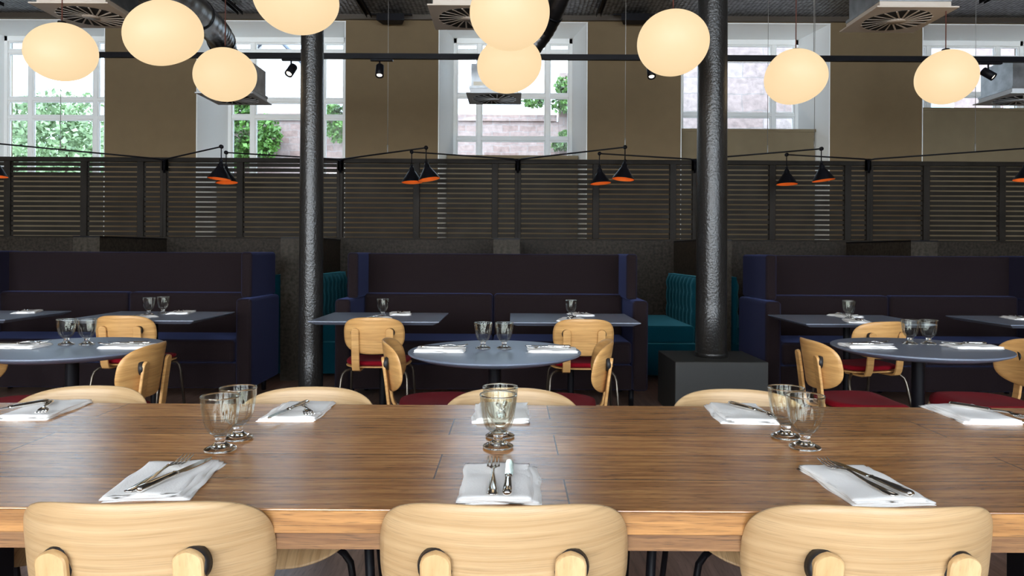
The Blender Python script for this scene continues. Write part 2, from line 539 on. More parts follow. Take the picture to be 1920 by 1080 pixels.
# windows: frame with casement bars and panes
bars_px = [[98, 187, 221], [98, 189, 220], [98, 180, 261], [112, 216], [110, 178]]
vert = [[-0.50, 0.50]] * 5
vfix = {0: (-0.53, 0.50), 1: (-0.55, 0.55), 2: (-0.53, 0.55), 3: (-0.55, 0.55), 4: (-0.55, 0.55)}
for i, cx in enumerate(WX):
    w = empty('window_%d' % (i + 1), (cx, GY, WS[i]))
    struct(w)
    H = HEAD - 0.012 - WS[i]
    f = MB()
    fw = 0.055
    f.box(-HB, -HB + fw, -0.05, 0.05, 0, H).box(HB - fw, HB, -0.05, 0.05, 0, H)
    f.box(-HB, HB, -0.05, 0.05, 0, fw).box(-HB, HB, -0.05, 0.05, H - fw - 0.03, H)
    zs = []
    for py in bars_px[i]:
        z = at(960 + cx * F / GY, py, GY).z - WS[i]
        zs.append(z)
        f.box(-HB + fw, HB - fw, -0.04, 0.04, z - 0.028, z + 0.028)
    for x in vfix[i]:
        f.box(x - 0.035, x + 0.035, -0.043, 0.043, fw, H - fw)
    f.build('window_frame', M_WHITE, w, bevel=0.006, seg=1)
    # inner casement beads
    g = MB()
    zz = [fw] + sorted(z for z in zs) + [H - fw - 0.03]
    xx = [-HB + fw, vfix[i][0], vfix[i][1], HB - fw]
    for a in range(3):
        for c in range(len(zz) - 1):
            x0, x1 = xx[a] + (0.035 if a else 0), xx[a + 1] - (0.035 if a < 2 else 0)
            z0, z1 = zz[c] + (0.028 if c else 0), zz[c + 1] - (0.028 if c < len(zz) - 2 else 0)
            t = 0.018
            g.box(x0, x0 + t, -0.02, 0.02, z0, z1).box(x1 - t, x1, -0.02, 0.02, z0, z1)
            g.box(x0 + t, x1 - t, -0.02, 0.02, z0, z0 + t).box(x0 + t, x1 - t, -0.02, 0.02, z1 - t, z1)
    g.build('glazing_bead', M_WHITE, w)
    MB().box(-HB + 0.02, HB - 0.02, -0.003, 0.003, 0.02, H - 0.02).build('pane', M_PANE, w)
for j, (cx, ww) in enumerate(REAR):
    w = struct(empty('window_%d' % (6 + j), (cx, REAR_Y - 0.1, 0.7)))
    f = MB()
    h = ww / 2
    for x in (-h + 0.03, -h / 3, h / 3, h - 0.03):
        f.box(x - 0.03, x + 0.03, -0.04, 0.04, 0, 3.6)
    for z in (0.03, 1.2, 2.4, 3.57):
        f.box(-h, h, -0.04, 0.04, z - 0.03, z + 0.03)
    f.build('window_frame', M_WHITE, w)
    MB().box(-h + 0.02, h - 0.02, -0.003, 0.003, 0.02, 3.58).build('pane', M_PANE, w)
# dark beam along the wall head
struct(MB().box(-9.5, 9.5, WY - 0.06, WY, 4.63, CEIL).build('trim_11', plain('dark_beam', (0.055, 0.042, 0.030), 0.6)))

# ------------------------------------------------------------------ outside
M_GROUND = plain('pale_paving', (0.16, 0.155, 0.145), 0.9, var=0.2)
M_SAND = stone('red_sandstone', (0.27, 0.17, 0.145), (0.33, 0.235, 0.21), (0.30, 0.24, 0.22), bw=0.42, bh=0.16)
M_SAND2 = stone('pale_sandstone', (0.42, 0.38, 0.35), (0.5, 0.46, 0.43), (0.33, 0.29, 0.27), bw=0.7, bh=0.3)
M_SAND3 = stone('pink_sandstone', (0.25, 0.17, 0.15), (0.33, 0.26, 0.24), (0.22, 0.18, 0.165), bw=0.9, bh=0.36)
M_SLATE = plain('roof_slate', (0.10, 0.11, 0.14), 0.7)
M_LEAFA = plain('ivy_leaf', (0.075, 0.165, 0.025), 0.5, var=0.6, vscale=3)
M_LEAFB = plain('tree_leaf', (0.25, 0.34, 0.17), 0.6, var=0.5, vscale=1.5)
M_BARK = plain('bark', (0.12, 0.08, 0.05), 0.9)
tag(MB().box(-30, 30, 11.8, 45, -0.12, -0.02).build('paved_yard', M_GROUND), kind='structure')
o = MB().box(-7.6, 1.1, 17, 17.4, -0.02, 4.35).box(-7.65, 1.05, 16.94, 17.46, 4.35, 4.5).box(1.1, 3.0, 16.95, 17.4, -0.02, 5.5).build('boundary_wall', M_SAND)
tag(o, 'low red sandstone boundary wall outside behind the middle window', 'wall')
ob = empty('stone_building', (0, 0, 0), 0, 'pink sandstone building close outside the two right-hand windows', 'building')
MB().box(3.6, 15, 15.2, 19, -0.02, 7.0).build('wall', M_SAND3, ob)
wn = MB()
for (x, z) in ((6.9, 2.9), (8.9, 4.6), (10.9, 4.6)):
    f = MB().box(x - 0.45, x + 0.45, 15.12, 15.2, z - 0.6, z + 0.7)
    fo = f.build('window', M_WHITE, ob)
    MB().box(x - 0.37, x + 0.37, 15.11, 15.12, z - 0.52, z + 0.62).build('pane', plain('far_pane', (0.25, 0.3, 0.35), 0.2), fo)
oc = empty('gabled_house', (0, 0, 0), 0, 'pale stone gabled house outside the second window from the left', 'house')
def gable(x0, x1, y0, y1, ze, zr):
    xm = (x0 + x1) / 2
    return MB().prism([(x0, 0), (x1, 0), (x1, ze), (xm, zr), (x0, ze)], y0, y1, M=Matrix(((1, 0, 0, 0), (0, 0, 1, 0), (0, 1, 0, 0), (0, 0, 0, 1))))
gable(-7.75, -5.75, 20.0, 26, 6.3, 7.3).build('wall', M_SAND2, oc)
rf = MB()
xm, zr, ze = -6.75, 7.3, 6.3
for sgn in (-1, 1):
    rf.add([(xm, 19.9, zr + 0.10), (xm + sgn * 1.12, 19.9, ze - 0.04), (xm + sgn * 1.12, 26, ze - 0.04), (xm, 26, zr + 0.10),
            (xm, 19.9, zr + 0.02), (xm + sgn * 1.15, 19.9, ze - 0.12), (xm + sgn * 1.15, 26, ze - 0.12), (xm, 26, zr + 0.02)],
           [(0, 1, 2, 3), (4, 5, 6, 7), (0, 1, 5, 4), (1, 2, 6, 5), (2, 3, 7, 6), (3, 0, 4, 7)])
rf.build('roof', M_SLATE, oc)
od = empty('tall_stone_house', (0, 0, 0), 0, 'taller pale stone house rising behind the left column outside', 'house')
MB().box(-5.55, -3.2, 20.4, 26, -0.02, 9.3).build('wall', M_SAND2, od)
fo = MB().box(-5.15, -4.7, 20.32, 20.4, 4.6, 6.0).build('window', M_WHITE, od)
MB().box(-5.08, -4.77, 20.31, 20.32, 4.68, 5.92).build('pane', plain('grey_pane', (0.42, 0.46, 0.5), 0.3), fo)

def leaves(name, centres, count, size, m, parent=None, seed=1):
    rnd = random.Random(seed)
    mb = MB()
    for _ in range(count):
        c, r = rnd.choice(centres)
        while True:
            p = Vector((rnd.uniform(-1, 1), rnd.uniform(-1, 1), rnd.uniform(-1, 1)))
            if p.length < 1: break
        p = Vector((c[0] + p.x * r[0], c[1] + p.y * r[1], c[2] + p.z * r[2]))
        s = size * rnd.uniform(0.6, 1.4)
        e = Euler((rnd.uniform(-1.2, 1.2) + 0.8, rnd.uniform(-1, 1), rnd.uniform(0, 6.3))).to_matrix()
        q = [Vector((0, -s, 0)), Vector((s * 0.7, -s * 0.1, s * 0.15)), Vector((s * 0.25, s * 0.5, 0)), Vector((0, s, -s * 0.1)), Vector((-s * 0.25, s * 0.5, 0)), Vector((-s * 0.7, -s * 0.1, s * 0.15))]
        mb.add([p + e @ v for v in q], [(0, 1, 2, 3), (0, 3, 4, 5)])
    return mb.build(name, m, parent)
def P(px, py, Y): return tuple(at(px, py, Y))
ivy = leaves('ivy', [(P(445, 262, 16.6), (0.55, 0.25, 0.75)), (P(500, 258, 16.6), (0.35, 0.22, 0.55)), (P(445, 208, 16.7), (0.4, 0.2, 0.35)), (P(430, 290, 16.6), (0.5, 0.2, 0.4))], 2600, 0.06, M_LEAFA, seed=2)
tag(ivy, 'dense green ivy hanging over the wall outside the second window', 'ivy')
ivy = leaves('ivy', [(P(1060, 165, 16.7), (0.3, 0.2, 0.28)), (P(1058, 195, 16.7), (0.36, 0.2, 0.22)), (P(1075, 215, 16.8), (0.12, 0.15, 0.35)), (P(1000, 190, 16.8), (0.35, 0.12, 0.15)), (P(1052, 273, 16.8), (0.26, 0.12, 0.12)), (P(1060, 254, 16.8), (0.16, 0.12, 0.1))], 1500, 0.055, M_LEAFA, seed=3)
tag(ivy, 'bright ivy trailing down the stone wall outside the middle window', 'ivy')
ivy = leaves('ivy', [(P(632, 242, 16.6), (0.25, 0.2, 0.35)), (P(625, 208, 16.7), (0.3, 0.2, 0.16)), (P(600, 215, 16.7), (0.3, 0.2, 0.16))], 900, 0.055, M_LEAFA, seed=4)
tag(ivy, 'ivy clump on the wall outside just right of the left column', 'ivy')
for k, (px, py, r, h, lb) in enumerate([(120, 255, 1.7, 1.5, 'pale green leafy tree outside the far left window, larger one'), (30, 270, 1.3, 1.1, 'pale green tree at the left edge outside the window'), (180, 275, 1.3, 1.0, 'small pale tree outside beside the first brown pier')]):
    TY = 22 + 3.2 * k
    c = at(px, py, TY)
    t = empty('tree', (c.x, TY, 0), 0, lb, 'tree', 'trees outside the left window')
    MB().tube([(0, 0, 0), (0.1, 0, c.z * 0.5), (0, 0, c.z)], [0.18, 0.13, 0.06]).build('trunk', M_BARK, t)
    leaves('foliage', [((0, 0, c.z), (r, 1.0, h)), ((r * 0.4, 0, c.z - h * 0.7), (r * 0.9, 1.0, h * 0.8)), ((-r * 0.4, 0, c.z + h * 0.3), (r * 0.7, 0.8, h * 0.6))], 3000, 0.10, M_LEAFB, t, seed=10 + k)

# ------------------------------------------------------------------ slatted screen on a low partition
SY = 8.1
DADO = 1.365
def sx(px): return at(px, 380, SY).x
groups = [(-330 + 0, None)]
stiles_px = [-180, -66, -24, 16, 159, 265, 308, 451, 598, 638, 781, 928, 971, 1117, 1261, 1303, 1447, 1588, 1629, 1735, 1877, 1960, 2000]
split = [-24, 308, 638, 971, 1303, 1629, 1960]   # bay boundaries (over the booth dividers)
STOP = at(960, 300, SY).z
names = ['far left bay at the frame edge', 'bay left of the left column', 'bay right of the left column', 'middle bay under the centre window', 'bay just right of the right column', 'far right bay in deep shade']
lbls = ['slatted charcoal screen, leftmost bay, in front of the far left window',
        'slatted charcoal screen bay between first wall pier and left column',
        'slatted charcoal screen bay below the second pier, right of the left column',
        'slatted charcoal screen bay below the centre window and third pier',
        'slatted charcoal screen bay just right of the right column',
        'slatted charcoal screen bay at the far right edge']
for bi in range(6):
    a, c = split[bi], split[bi + 1]
    x0, x1 = sx(a), sx(c)
    root = empty('slatted_screen', ((x0 + x1) / 2, SY, DADO), 0, lbls[bi], 'screen', 'slatted screens above the booths')
    ox = (x0 + x1) / 2
    st = [s for s in stiles_px if a <= s <= c]
    H = STOP - DADO
    fr = MB()
    for s in st:
        X = sx(s) - ox
        if s == a: fr.box(X, X + 0.035, -0.03, 0.03, 0, H)
        elif s == c: fr.box(X - 0.035, X, -0.03, 0.03, 0, H)
        else: fr.box(X - 0.036, X + 0.036, -0.03, 0.03, 0, H)
    fr.box(x0 - ox, x1 - ox, -0.035, 0.035, H - 0.045, H + 0.005)
    fr.box(x0 - ox, x1 - ox, -0.032, 0.032, 0, 0.02)
    fr.build('frame', M_SLAT, root, bevel=0.003, seg=1)
    for j in range(len(st) - 1):
        X0, X1 = sx(st[j]) - ox + 0.034, sx(st[j + 1]) - ox - 0.034
        sl_ = MB()
        nsl = 15
        pitch = (H - 0.065) / nsl
        for k in range(nsl):
            z = 0.02 + pitch * (k + 0.5)
            sl_.box(X0, X1, -0.008, 0.008, z - pitch * 0.355, z + pitch * 0.355, M=None)
        sl_.build('slat_panel', M_SLAT, root)
b = MB().box(sx(-400), sx(2400), SY - 0.04, SY + 0.04, 0, DADO)
struct(b.build('wall_middle', M_DADO))
# booth dividers (solid ends towards the room) and teal benches on both flanks
div_px = [162, 551, 950, 1347, 1733]
DY0, DY1 = 6.75, SY - 0.04
dl = ['mottled booth divider end behind the left sofa', 'mottled booth divider hidden partly by the left column', 'mottled booth divider end behind the middle sofa',
      'mottled booth divider hidden partly by the right column', 'mottled booth divider end behind the right sofa']
def make_divider():
    r = empty('booth_divider', (0, DY0, 0))
    MB().box(-0.125, 0.125, 0, DY1 - DY0, 0, 1.345).build('panel', M_DIV, r)
    MB().box(-0.128, 0.128, -0.003, DY1 - DY0, 1.345, 1.36).build('cap', M_BLACK, r)
    return r
dproto = make_divider(); ds = {}
def make_bench():
    # backrest plane at x=0, sitter looks towards +x, runs along +y
    r = empty('velvet_bench', (0, 0, 0))
    L_ = 1.26
    MB().box(0, 0.62, 0, L_, 0.06, 0.36).build('base', M_TEAL, r, bevel=0.01)
    MB().box(0.08, 0.66, 0, L_, 0.365, 0.53).build('seat', M_TEAL, r, bevel=0.03, seg=4)
    # tufted back
    mb = MB()
    ny, nz = 48, 24
    vs = []
    for i in range(ny + 1):
        for j in range(nz + 1):
            y = L_ * i / ny; z = 0.50 + 0.50 * j / nz
            tx = abs(math.sin(PI * y / 0.155)) ** 0.45
            tz = abs(math.sin(PI * (z - 0.50) / 0.17)) ** 0.45
            edge = min(1, (nz - j) / 4.0, i / 2.0 + .15, (ny - i) / 2.0 + .15)
            vs.append((0.05 + 0.05 * (0.25 + 0.75 * tx * (0.6 + 0.4 * tz)) * math.sqrt(max(0, edge)), y, z))
    fs = [(i * (nz + 1) + j, (i + 1) * (nz + 1) + j, (i + 1) * (nz + 1) + j + 1, i * (nz + 1) + j + 1) for i in range(ny) for j in range(nz)]
    mb.add(vs, fs, True)
    mb.box(0, 0.062, 0, L_, 0.36, 1.0)
    mb.build('backrest', M_TEAL, r)
    return r
bproto = make_bench(); bs = {}
bl = {(0, 1): 'teal velvet booth bench on the right flank of the far left divider, behind the left sofa',
      (0, -1): 'teal velvet booth bench on the left flank of the far left divider',
      (1, -1): 'teal velvet booth bench showing between the left sofa and left column',
      (1, 1): 'teal tufted velvet booth bench just right of the left column',
      (2, -1): 'teal velvet booth bench behind the middle sofa, left of its divider',
      (2, 1): 'teal velvet booth bench behind the middle sofa, right of its divider',
      (3, -1): 'teal tufted velvet booth bench just left of the right column',
      (3, 1): 'teal velvet bench end just right of the right column',
      (4, -1): 'teal velvet booth bench behind the right sofa, left of its divider',
      (4, 1): 'teal velvet booth bench behind the right sofa, right of its divider'}
for i, px in enumerate(div_px):
    X = at(px, 460, DY0).x
    put(dproto, ds, (X, DY0, 0), 0, dl[i], 'divider', 'booth dividers')
    for sgn in (-1, 1):
        if (i, sgn) not in ((1, -1), (1, 1), (3, -1), (3, 1)):
            continue
        if sgn == 1:
            put(bproto, bs, (X + 0.126, DY0 + 0.04, 0), 0, bl[(i, sgn)], 'bench', 'teal velvet booth benches')
        else:
            put(bproto, bs, (X - 0.126, DY0 + 0.04 + 1.26, 0), PI, bl[(i, sgn)], 'bench', 'teal velvet booth benches')

# ------------------------------------------------------------------ iron columns and plinth
def column(x, y, r0, r1, z0, label):
    rt = empty('iron_column', (x, y, z0), 0, label, 'column', 'cast iron columns')
    H = CEIL - z0
    MB().lathe([(0, 0), (r0 * 1.04, 0), (r0 * 1.04, 0.03), (r0, 0.035)] + [(r0 + (r1 - r0) * k / 10, 0.035 + (H - 0.25) * k / 10) for k in range(11)], 48).build('shaft', M_IRON, rt)
    MB().lathe([(r1, H - 0.22), (r1 * 1.3, H - 0.2), (r1 * 1.3, H - 0.14), (r1 * 1.1, H - 0.12), (r1 * 1.6, H - 0.03), (r1 * 1.6, H), (0, H)], 48).build('capital', M_IRON, rt)
    return rt
column(-1.575, 5.6, 0.094, 0.083, 0, 'dark speckled iron column left of the middle sofa, standing on the floor')
column(1.56, 5.58, 0.119, 0.109, 0.42, 'thicker dark iron column right of the middle sofa, standing on a plinth')
o = MB().box(-0.345, 0.345, -0.31, 0.31, 0, 0.42).build('column_plinth', M_PLINTH, bevel=0.004, seg=1)
o.location = (1.556, 5.585, 0)
tag(o, 'square charcoal box plinth under the right iron column', 'plinth')

# ------------------------------------------------------------------ sofas
def make_sofa():
    r = empty('high_back_sofa', (0, 0, 0))
    # local: y=0 arm front, seat towards -y; y grows to the back
    W = 1.245; D = 0.72
    MB().box(-1.12, 1.12, 0.02, D, 0.13, 0.33).build('base', M_SOFA, r, bevel=0.015, seg=3)
    for s in (-1, 1):
        x0, x1 = sorted((s * 1.12, s * W))
        MB().box(x0, x1, 0, D - 0.02, 0.125, 0.845).build('armrest', M_SOFA, r, bevel=0.03, seg=4)
        x0, x1 = sorted((s * 1.095, s * 1.185))
        MB().box(x0, x1, 0.17, D + 0.06, 0.84, 1.215).build('wing', M_SOFA, r, bevel=0.025, seg=4)
        x0, x1 = sorted((s * 0.004, s * 1.115))
        MB().box(x0, x1, -0.01, 0.58, 0.335, 0.52).build('seat_cushion', M_SOFA, r, bevel=0.035, seg=4)
        MB().box(x0, x1, 0.50, 0.64, 0.49, 0.865).build('back_cushion', M_SOFA, r, bevel=0.03, seg=4)
    MB().box(-1.11, 1.11, 0.60, D + 0.06, 0.33, 1.21).build('backrest', M_SOFA, r, bevel=0.02, seg=4)
    for x in (-1.12, 0, 1.12):
        for y in (0.07, D - 0.06):
            MB().lathe([(0, 0), (0.02, 0), (0.022, 0.13), (0, 0.13)], 14, M=Matrix.Translation((x, y, 0))).build('leg', M_BLACK, r)
    return r
sp_ = make_sofa(); ss = {}
for x, lb in ((-0.16, 'dark high-backed wool sofa in the middle, between the two columns'),
              (-3.31, 'dark high-backed wool sofa on the left with blue-lit wing'),
              (3.26, 'dark high-backed wool sofa on the right beside the plinth')):
    put(sp_, ss, (x, 5.65, 0), 0, lb, 'sofa', 'high-backed sofas')

# ------------------------------------------------------------------ chairs
def superoutline(a, bt, bb, nt, nb, k=72):
    o = []
    for i in range(k):
        t = 2 * PI * i / k
        c, s = math.cos(t), math.sin(t)
        nn, bz = (nt, bt) if s >= 0 else (nb, bb)
        o.append((a * abs(c) ** (2 / nn) * (1 if c >= 0 else -1), bz * abs(s) ** (2 / nn) * (1 if s >= 0 else -1)))
    return o

def plate(outline, fn, th, rings=10):
    """closed shell: concentric rings of the outline mapped by fn(u,v)->(pos, normal)"""
    mb = MB()
    k = len(outline)
    vs = []; fs = []
    def ringset(side):
        base = len(vs)
        p, nrm = fn(0, 0); vs.append(p + nrm * side * th / 2)
        for r in range(1, rings + 1):
            q = r / rings
            shrink = 1.0
            off = th / 2
            for (u, v) in outline:
                p, nrm = fn(u * q, v * q)
                if r == rings:
                    off = th / 2 * 0.55
                vs.append(p + nrm * side * off)
        for i in range(k):
            fs.append((base, base + 1 + i, base + 1 + (i + 1) % k))
        for r in range(1, rings):
            for i in range(k):
                a = base + 1 + (r - 1) * k + i; b_ = base + 1 + (r - 1) * k + (i + 1) % k
                fs.append((a, a + k, b_ + k, b_))
        return base
    # inner body slightly inset at the rim for a rounded edge
    outline_in = outline
    b1 = ringset(1); b2 = ringset(-1)
    # rim
    rim = len(vs)
    for (u, v) in outline:
        p, nrm = fn(u * 1.012, v * 1.012)
        vs.append(p)
    for i in range(k):
        j = (i + 1) % k
        a1, a2 = b1 + 1 + (rings - 1) * k + i, b1 + 1 + (rings - 1) * k + j
        c1, c2 = b2 + 1 + (rings - 1) * k + i, b2 + 1 + (rings - 1) * k + j
        fs.append((a1, a2, rim + j, rim + i)); fs.append((rim + i, rim + j, c2, c1))
    mb.add(vs, fs, True)
    return mb

RC = 0.30
def back_fn(u, v, R_=0.285):
    # u across, v up about z=0.668 ; curved with wings forward (+y), leaning back at the top
    a = u / R_
    x = R_ * math.sin(a)
    y = R_ * (1 - math.cos(a))
    lean = math.tan(R(9))
    z = 0.668 + v
    pos = Vector((x, y - v * lean, z))
    nrm = Vector((-math.sin(a), math.cos(a), lean)).normalized()
    return pos, nrm

def make_chair(red, oak, metal, hw_=0.222, R_=0.285, bt=0.122):
    r = empty('bentwood_chair', (0, 0, 0))
    plate(superoutline(hw_, bt, 0.122, 3.0, 2.5, 88), lambda u, v: back_fn(u, v, R_), 0.013, 12).build('backrest', oak, r)
    for s in (-1, 1):
        # bent ply support strip
        X = s * 0.113
        path = [(-0.008, 0.700), (-0.002, 0.66), (0.006, 0.60), (0.013, 0.54), (0.019, 0.49), (0.026, 0.462), (0.040, 0.440), (0.062, 0.432), (0.10, 0.431), (0.16, 0.431), (0.22, 0.431)]
        hw, t = 0.026, 0.007
        vs = []; fs = []
        pts = [Vector((0, a, b_)) for a, b_ in path]
        # rounded head
        secs = []
        for q in (0.0, 0.03, 0.1, 0.22, 0.4, 0.65, 1.0):
            w = hw * math.sqrt(max(0, 1 - (1 - q) ** 2))
            secs.append((Vector((0, -0.008 - 0.003 * (1 - q), 0.700 + 0.020 * (1 - q))), max(w, 0.004)))
        for p in pts[1:]:
            secs.append((p, hw))
        for i, (p, w) in enumerate(secs):
            a = secs[max(0, i - 1)][0]; c = secs[min(len(secs) - 1, i + 1)][0]
            tg = (c - a).normalized(); nr = Vector((0, -tg.z, tg.y))
            if nr.length == 0: nr = Vector((0, 1, 0))
            e = 0.003
            for (dx, dn) in ((-w, -t + e), (-w + e, -t), (w - e, -t), (w, -t + e), (w, t - e), (w - e, t), (-w + e, t), (-w, t - e)):
                q = p + nr * dn
                vs.append((X + dx, q.y, q.z))
        for i in range(len(secs) - 1):
            for j in range(8):
                a, b_ = i * 8 + j, i * 8 + (j + 1) % 8
                fs.append((a, b_, b_ + 8, a + 8))
        fs.append(tuple(range(8))); fs.append(tuple((len(secs) - 1) * 8 + j for j in range(8)))
        mb = MB(); mb.add(vs, fs, True)
        so_ = mb.build('support_strip', M_OAKEDGE if oak is M_OAK else oak, r)
        m_ = so_.modifiers.new('e', 'EDGE_SPLIT'); m_.split_angle = R(35)
        # black spacer disc between strip and backrest
        p0, n0 = back_fn(X * 1.03, 0.022, R_)
        zax = Vector((0, 1, 0.12)).normalized()
        d = MB()
        q = Vector((X * 0.995, -0.001, 0.690))
        tgt = p0 - n0 * 0.006
        rot = (tgt - q).to_track_quat('Z', 'Y').to_matrix().to_4x4()
        Ln = (tgt - q).length
        d.lathe([(0, 0), (0.028, 0), (0.0305, 0.004), (0.0305, Ln + 0.003), (0, Ln + 0.003)], 28, M=Matrix.Translation(q) @ rot)
        d.build('spacer', M_RUBBER, r)
    # seat: rounded trapezoid shell
    def seat_fn(u, v):
        x = u * (1.0 + 0.25 * v)
        dip = -0.012 * max(0, 1 - (u / 0.2) ** 2) * max(0, 1 - (v / 0.2) ** 2)
        front = -0.045 * max(0, (v - 0.12) / 0.1) ** 2
        z = 0.452 + dip + front
        return Vector((x, 0.262 + v, z)), Vector((0, 0.0, 1))
    so2 = superoutline(0.215, 0.212, 0.20, 3.0, 3.0, 64)
    plate(so2, seat_fn, 0.013, 8).build('seat', M_OAKSEAT if oak is M_OAK else oak, r)
    if red:
        def pad_fn(u, v):
            p, n_ = seat_fn(u, v)
            rr = min(1.0, (abs(u / 0.21) ** 3 + abs(v / 0.205) ** 3))
            return p + Vector((0, 0, 0.0245)), n_
        so3 = superoutline(0.212, 0.209, 0.197, 3.0, 3.0, 64)
        plate(so3, pad_fn, 0.034, 8).build('seat_pad', M_RED, r)
    for sx_ in (-1, 1):
        for sy_ in (0, 1):
            y0 = 0.10 if sy_ == 0 else 0.40
            yf = -0.02 if sy_ == 0 else 0.47
            pts = [(sx_ * 0.10, 0.25 + (0.06 if sy_ else -0.06), 0.428), (sx_ * 0.165, y0 + 0.03 * (1 if sy_ == 0 else -1), 0.428), (sx_ * 0.195, y0 * 1.0, 0.422), (sx_ * 0.213, y0 + (yf - y0) * 0.12, 0.402), (sx_ * 0.220, y0 + (yf - y0) * 0.22, 0.37), (sx_ * 0.238, yf, 0.0)]
            MB().tube(pts, 0.0095, 10).build('leg', metal, r)
    return r

# near chairs and those across the long table: plain oak seats, black legs
c1 = make_chair(False, M_OAK, M_BLACK, 0.255, 0.29, 0.132); c1s = {}
G1 = 'plain oak chairs around the long table'
near = [(-0.652, 1.200, R(1.5), 'light oak chair back in the foreground, left one of three, seen from behind'),
        (-0.012, 1.200, 0, 'light oak chair back in the foreground, middle one of three, seen from behind'),
        (0.645, 1.200, R(-1.0), 'light oak chair back in the foreground, right one of three, seen from behind')]
for x, y, rz, lb in near:
    put(c1, c1s, (x, y, 0), rz, lb, 'chair', G1)
far = [(-1.352, 2.315, PI, 'oak chair across the long table, leftmost, top edge behind the far left napkin'),
       (-0.640, 2.315, PI, 'oak chair across the long table, behind the napkin beside the left glasses'),
       (0.001, 2.315, PI, 'oak chair across the long table, behind the centre glasses'),
       (0.716, 2.315, PI, 'oak chair across the long table, behind the right glasses')]
for x, y, rz, lb in far:
    put(c1, c1s, (x, y, 0), rz, lb, 'chair', G1).scale = (1, 1, 0.972)
c2 = make_chair(True, M_OAKROW, M_BRONZE); c2s = {}
G2 = 'oak chairs with red seats'
rows = [(-2.60, 4.74, R(2), 'oak chair with red seat at the left square table, seen from behind'),
        (-0.915, 4.69, R(1), 'oak chair with red seat at the square table right of the left column'),
        (0.475, 4.66, R(-1), 'oak chair with red seat at the square table left of the plinth'),
        (2.42, 4.60, R(14), 'oak chair with red seat at the right square table, turned slightly'),
        (-1.665, 3.34, R(92), 'oak chair right of the left round table, seen side-on'),
        (-2.64, 3.42, R(-90), 'oak chair left of the left round table, mostly out of frame'),
        (-0.615, 3.52, R(-84), 'oak chair left of the middle round table, seen edge-on'),
        (0.480, 3.52, R(84), 'oak chair right of the middle round table, seen edge-on'),
        (1.515, 3.64, R(-90), 'oak chair left of the right round table, red seat below'),
        (2.66, 3.62, R(88), 'oak chair right of the right round table, cut by the frame')]
for x, y, rz, lb in rows:
    put(c2, c2s, (x, y, 0), rz, lb, 'chair', G2)

# ------------------------------------------------------------------ tables
def make_round():
    r = empty('round_table', (0, 0, 0))
    MB().lathe([(0, 0.715), (0.33, 0.715), (0.36, 0.722), (0.408, 0.739), (0.412, 0.743), (0.412, 0.748), (0.410, 0.75), (0, 0.75)], 96).build('tabletop', M_LAM, r).modifiers.new('e', 'EDGE_SPLIT').split_angle = R(30)
    MB().lathe([(0.031, 0.02), (0.031, 0.715)], 24).build('pedestal', M_BLACK, r)
    MB().lathe([(0, 0), (0.22, 0), (0.225, 0.006), (0.05, 0.016), (0.034, 0.03), (0, 0.03)], 48).build('base', M_BLACK, r)
    return r
rp_ = make_round(); rs = {}
RT = {'L': (-2.14, 3.475), 'C': (-0.080, 3.42), 'R': (2.075, 3.64)}
put(rp_, rs, (*RT['C'], 0), 0, 'round blue-grey table in the middle, two glasses on it', 'table', 'round tables')
put(rp_, rs, (*RT['L'], 0), 0, 'round blue-grey table on the left, cut by the frame', 'table', 'round tables')
put(rp_, rs, (*RT['R'], 0), 0, 'round blue-grey table on the right beside the plinth', 'table', 'round tables')
def make_square():
    r = empty('square_table', (0, 0, 0))
    # top with undercut edge
    a, c = 0.443, 0.363
    vs = []; 
    for (k, z) in ((0.045, 0.722), (0.0, 0.744), (0.0, 0.75)):
        vs += [(-a + k, -c + k, z), (a - k, -c + k, z), (a - k, c - k, z), (-a + k, c - k, z)]
    fs = [(0, 1, 2, 3), (8, 9, 10, 11)]
    for l in (0, 4):
        for i in range(4):
            j = (i + 1) % 4
            fs.append((l + i, l + j, l + 4 + j, l + 4 + i))
    MB().add(vs, fs).build('tabletop', M_LAM, r)
    MB().lathe([(0.024, 0.012), (0.024, 0.722)], 20).build('pedestal', M_BLACK, r)
    MB().box(-0.2, 0.2, -0.2, 0.2, 0, 0.012).build('base', M_BLACK, r, bevel=0.003)
    return r
sq = make_square(); sqs = {}
SQ = {'LL': -3.87, 'L': -2.597, 'CL': -0.935, 'CR': 0.432, 'R': 2.437, 'RR': 3.82}
for k, lb in (('CL', 'square table right of the left column, in front of the middle sofa'), ('CR', 'square table left of the plinth, in front of the middle sofa'),
              ('LL', 'square table at the far left edge, cut by the frame'), ('L', 'square table in front of the left sofa, near its right arm'),
              ('R', 'square table in front of the right sofa, near its left arm'), ('RR', 'square table at the far right edge, cut by the frame')):
    put(sq, sqs, (SQ[k], 5.19, 0), 0, lb, 'table', 'square tables along the sofas')
# small table in the booth bay behind
def booth_table(x, y, lb):
    r = empty('booth_table', (x, y, 0), 0, lb, 'table', 'booth tables')
    MB().box(-0.30, 0.30, -0.42, 0.42, 0.72, 0.75).build('tabletop', M_BLACK, r, bevel=0.004)
    MB().lathe([(0.03, 0.01), (0.03, 0.72)], 16).build('pedestal', M_BLACK, r)
    MB().box(-0.2, 0.2, -0.2, 0.2, 0, 0.012).build('base', M_BLACK, r)
booth_table(0.97, 7.45, 'dark booth table showing past the right arm of the middle sofa')
booth_table(3.0, 7.3, 'dark booth table behind the right sofa')

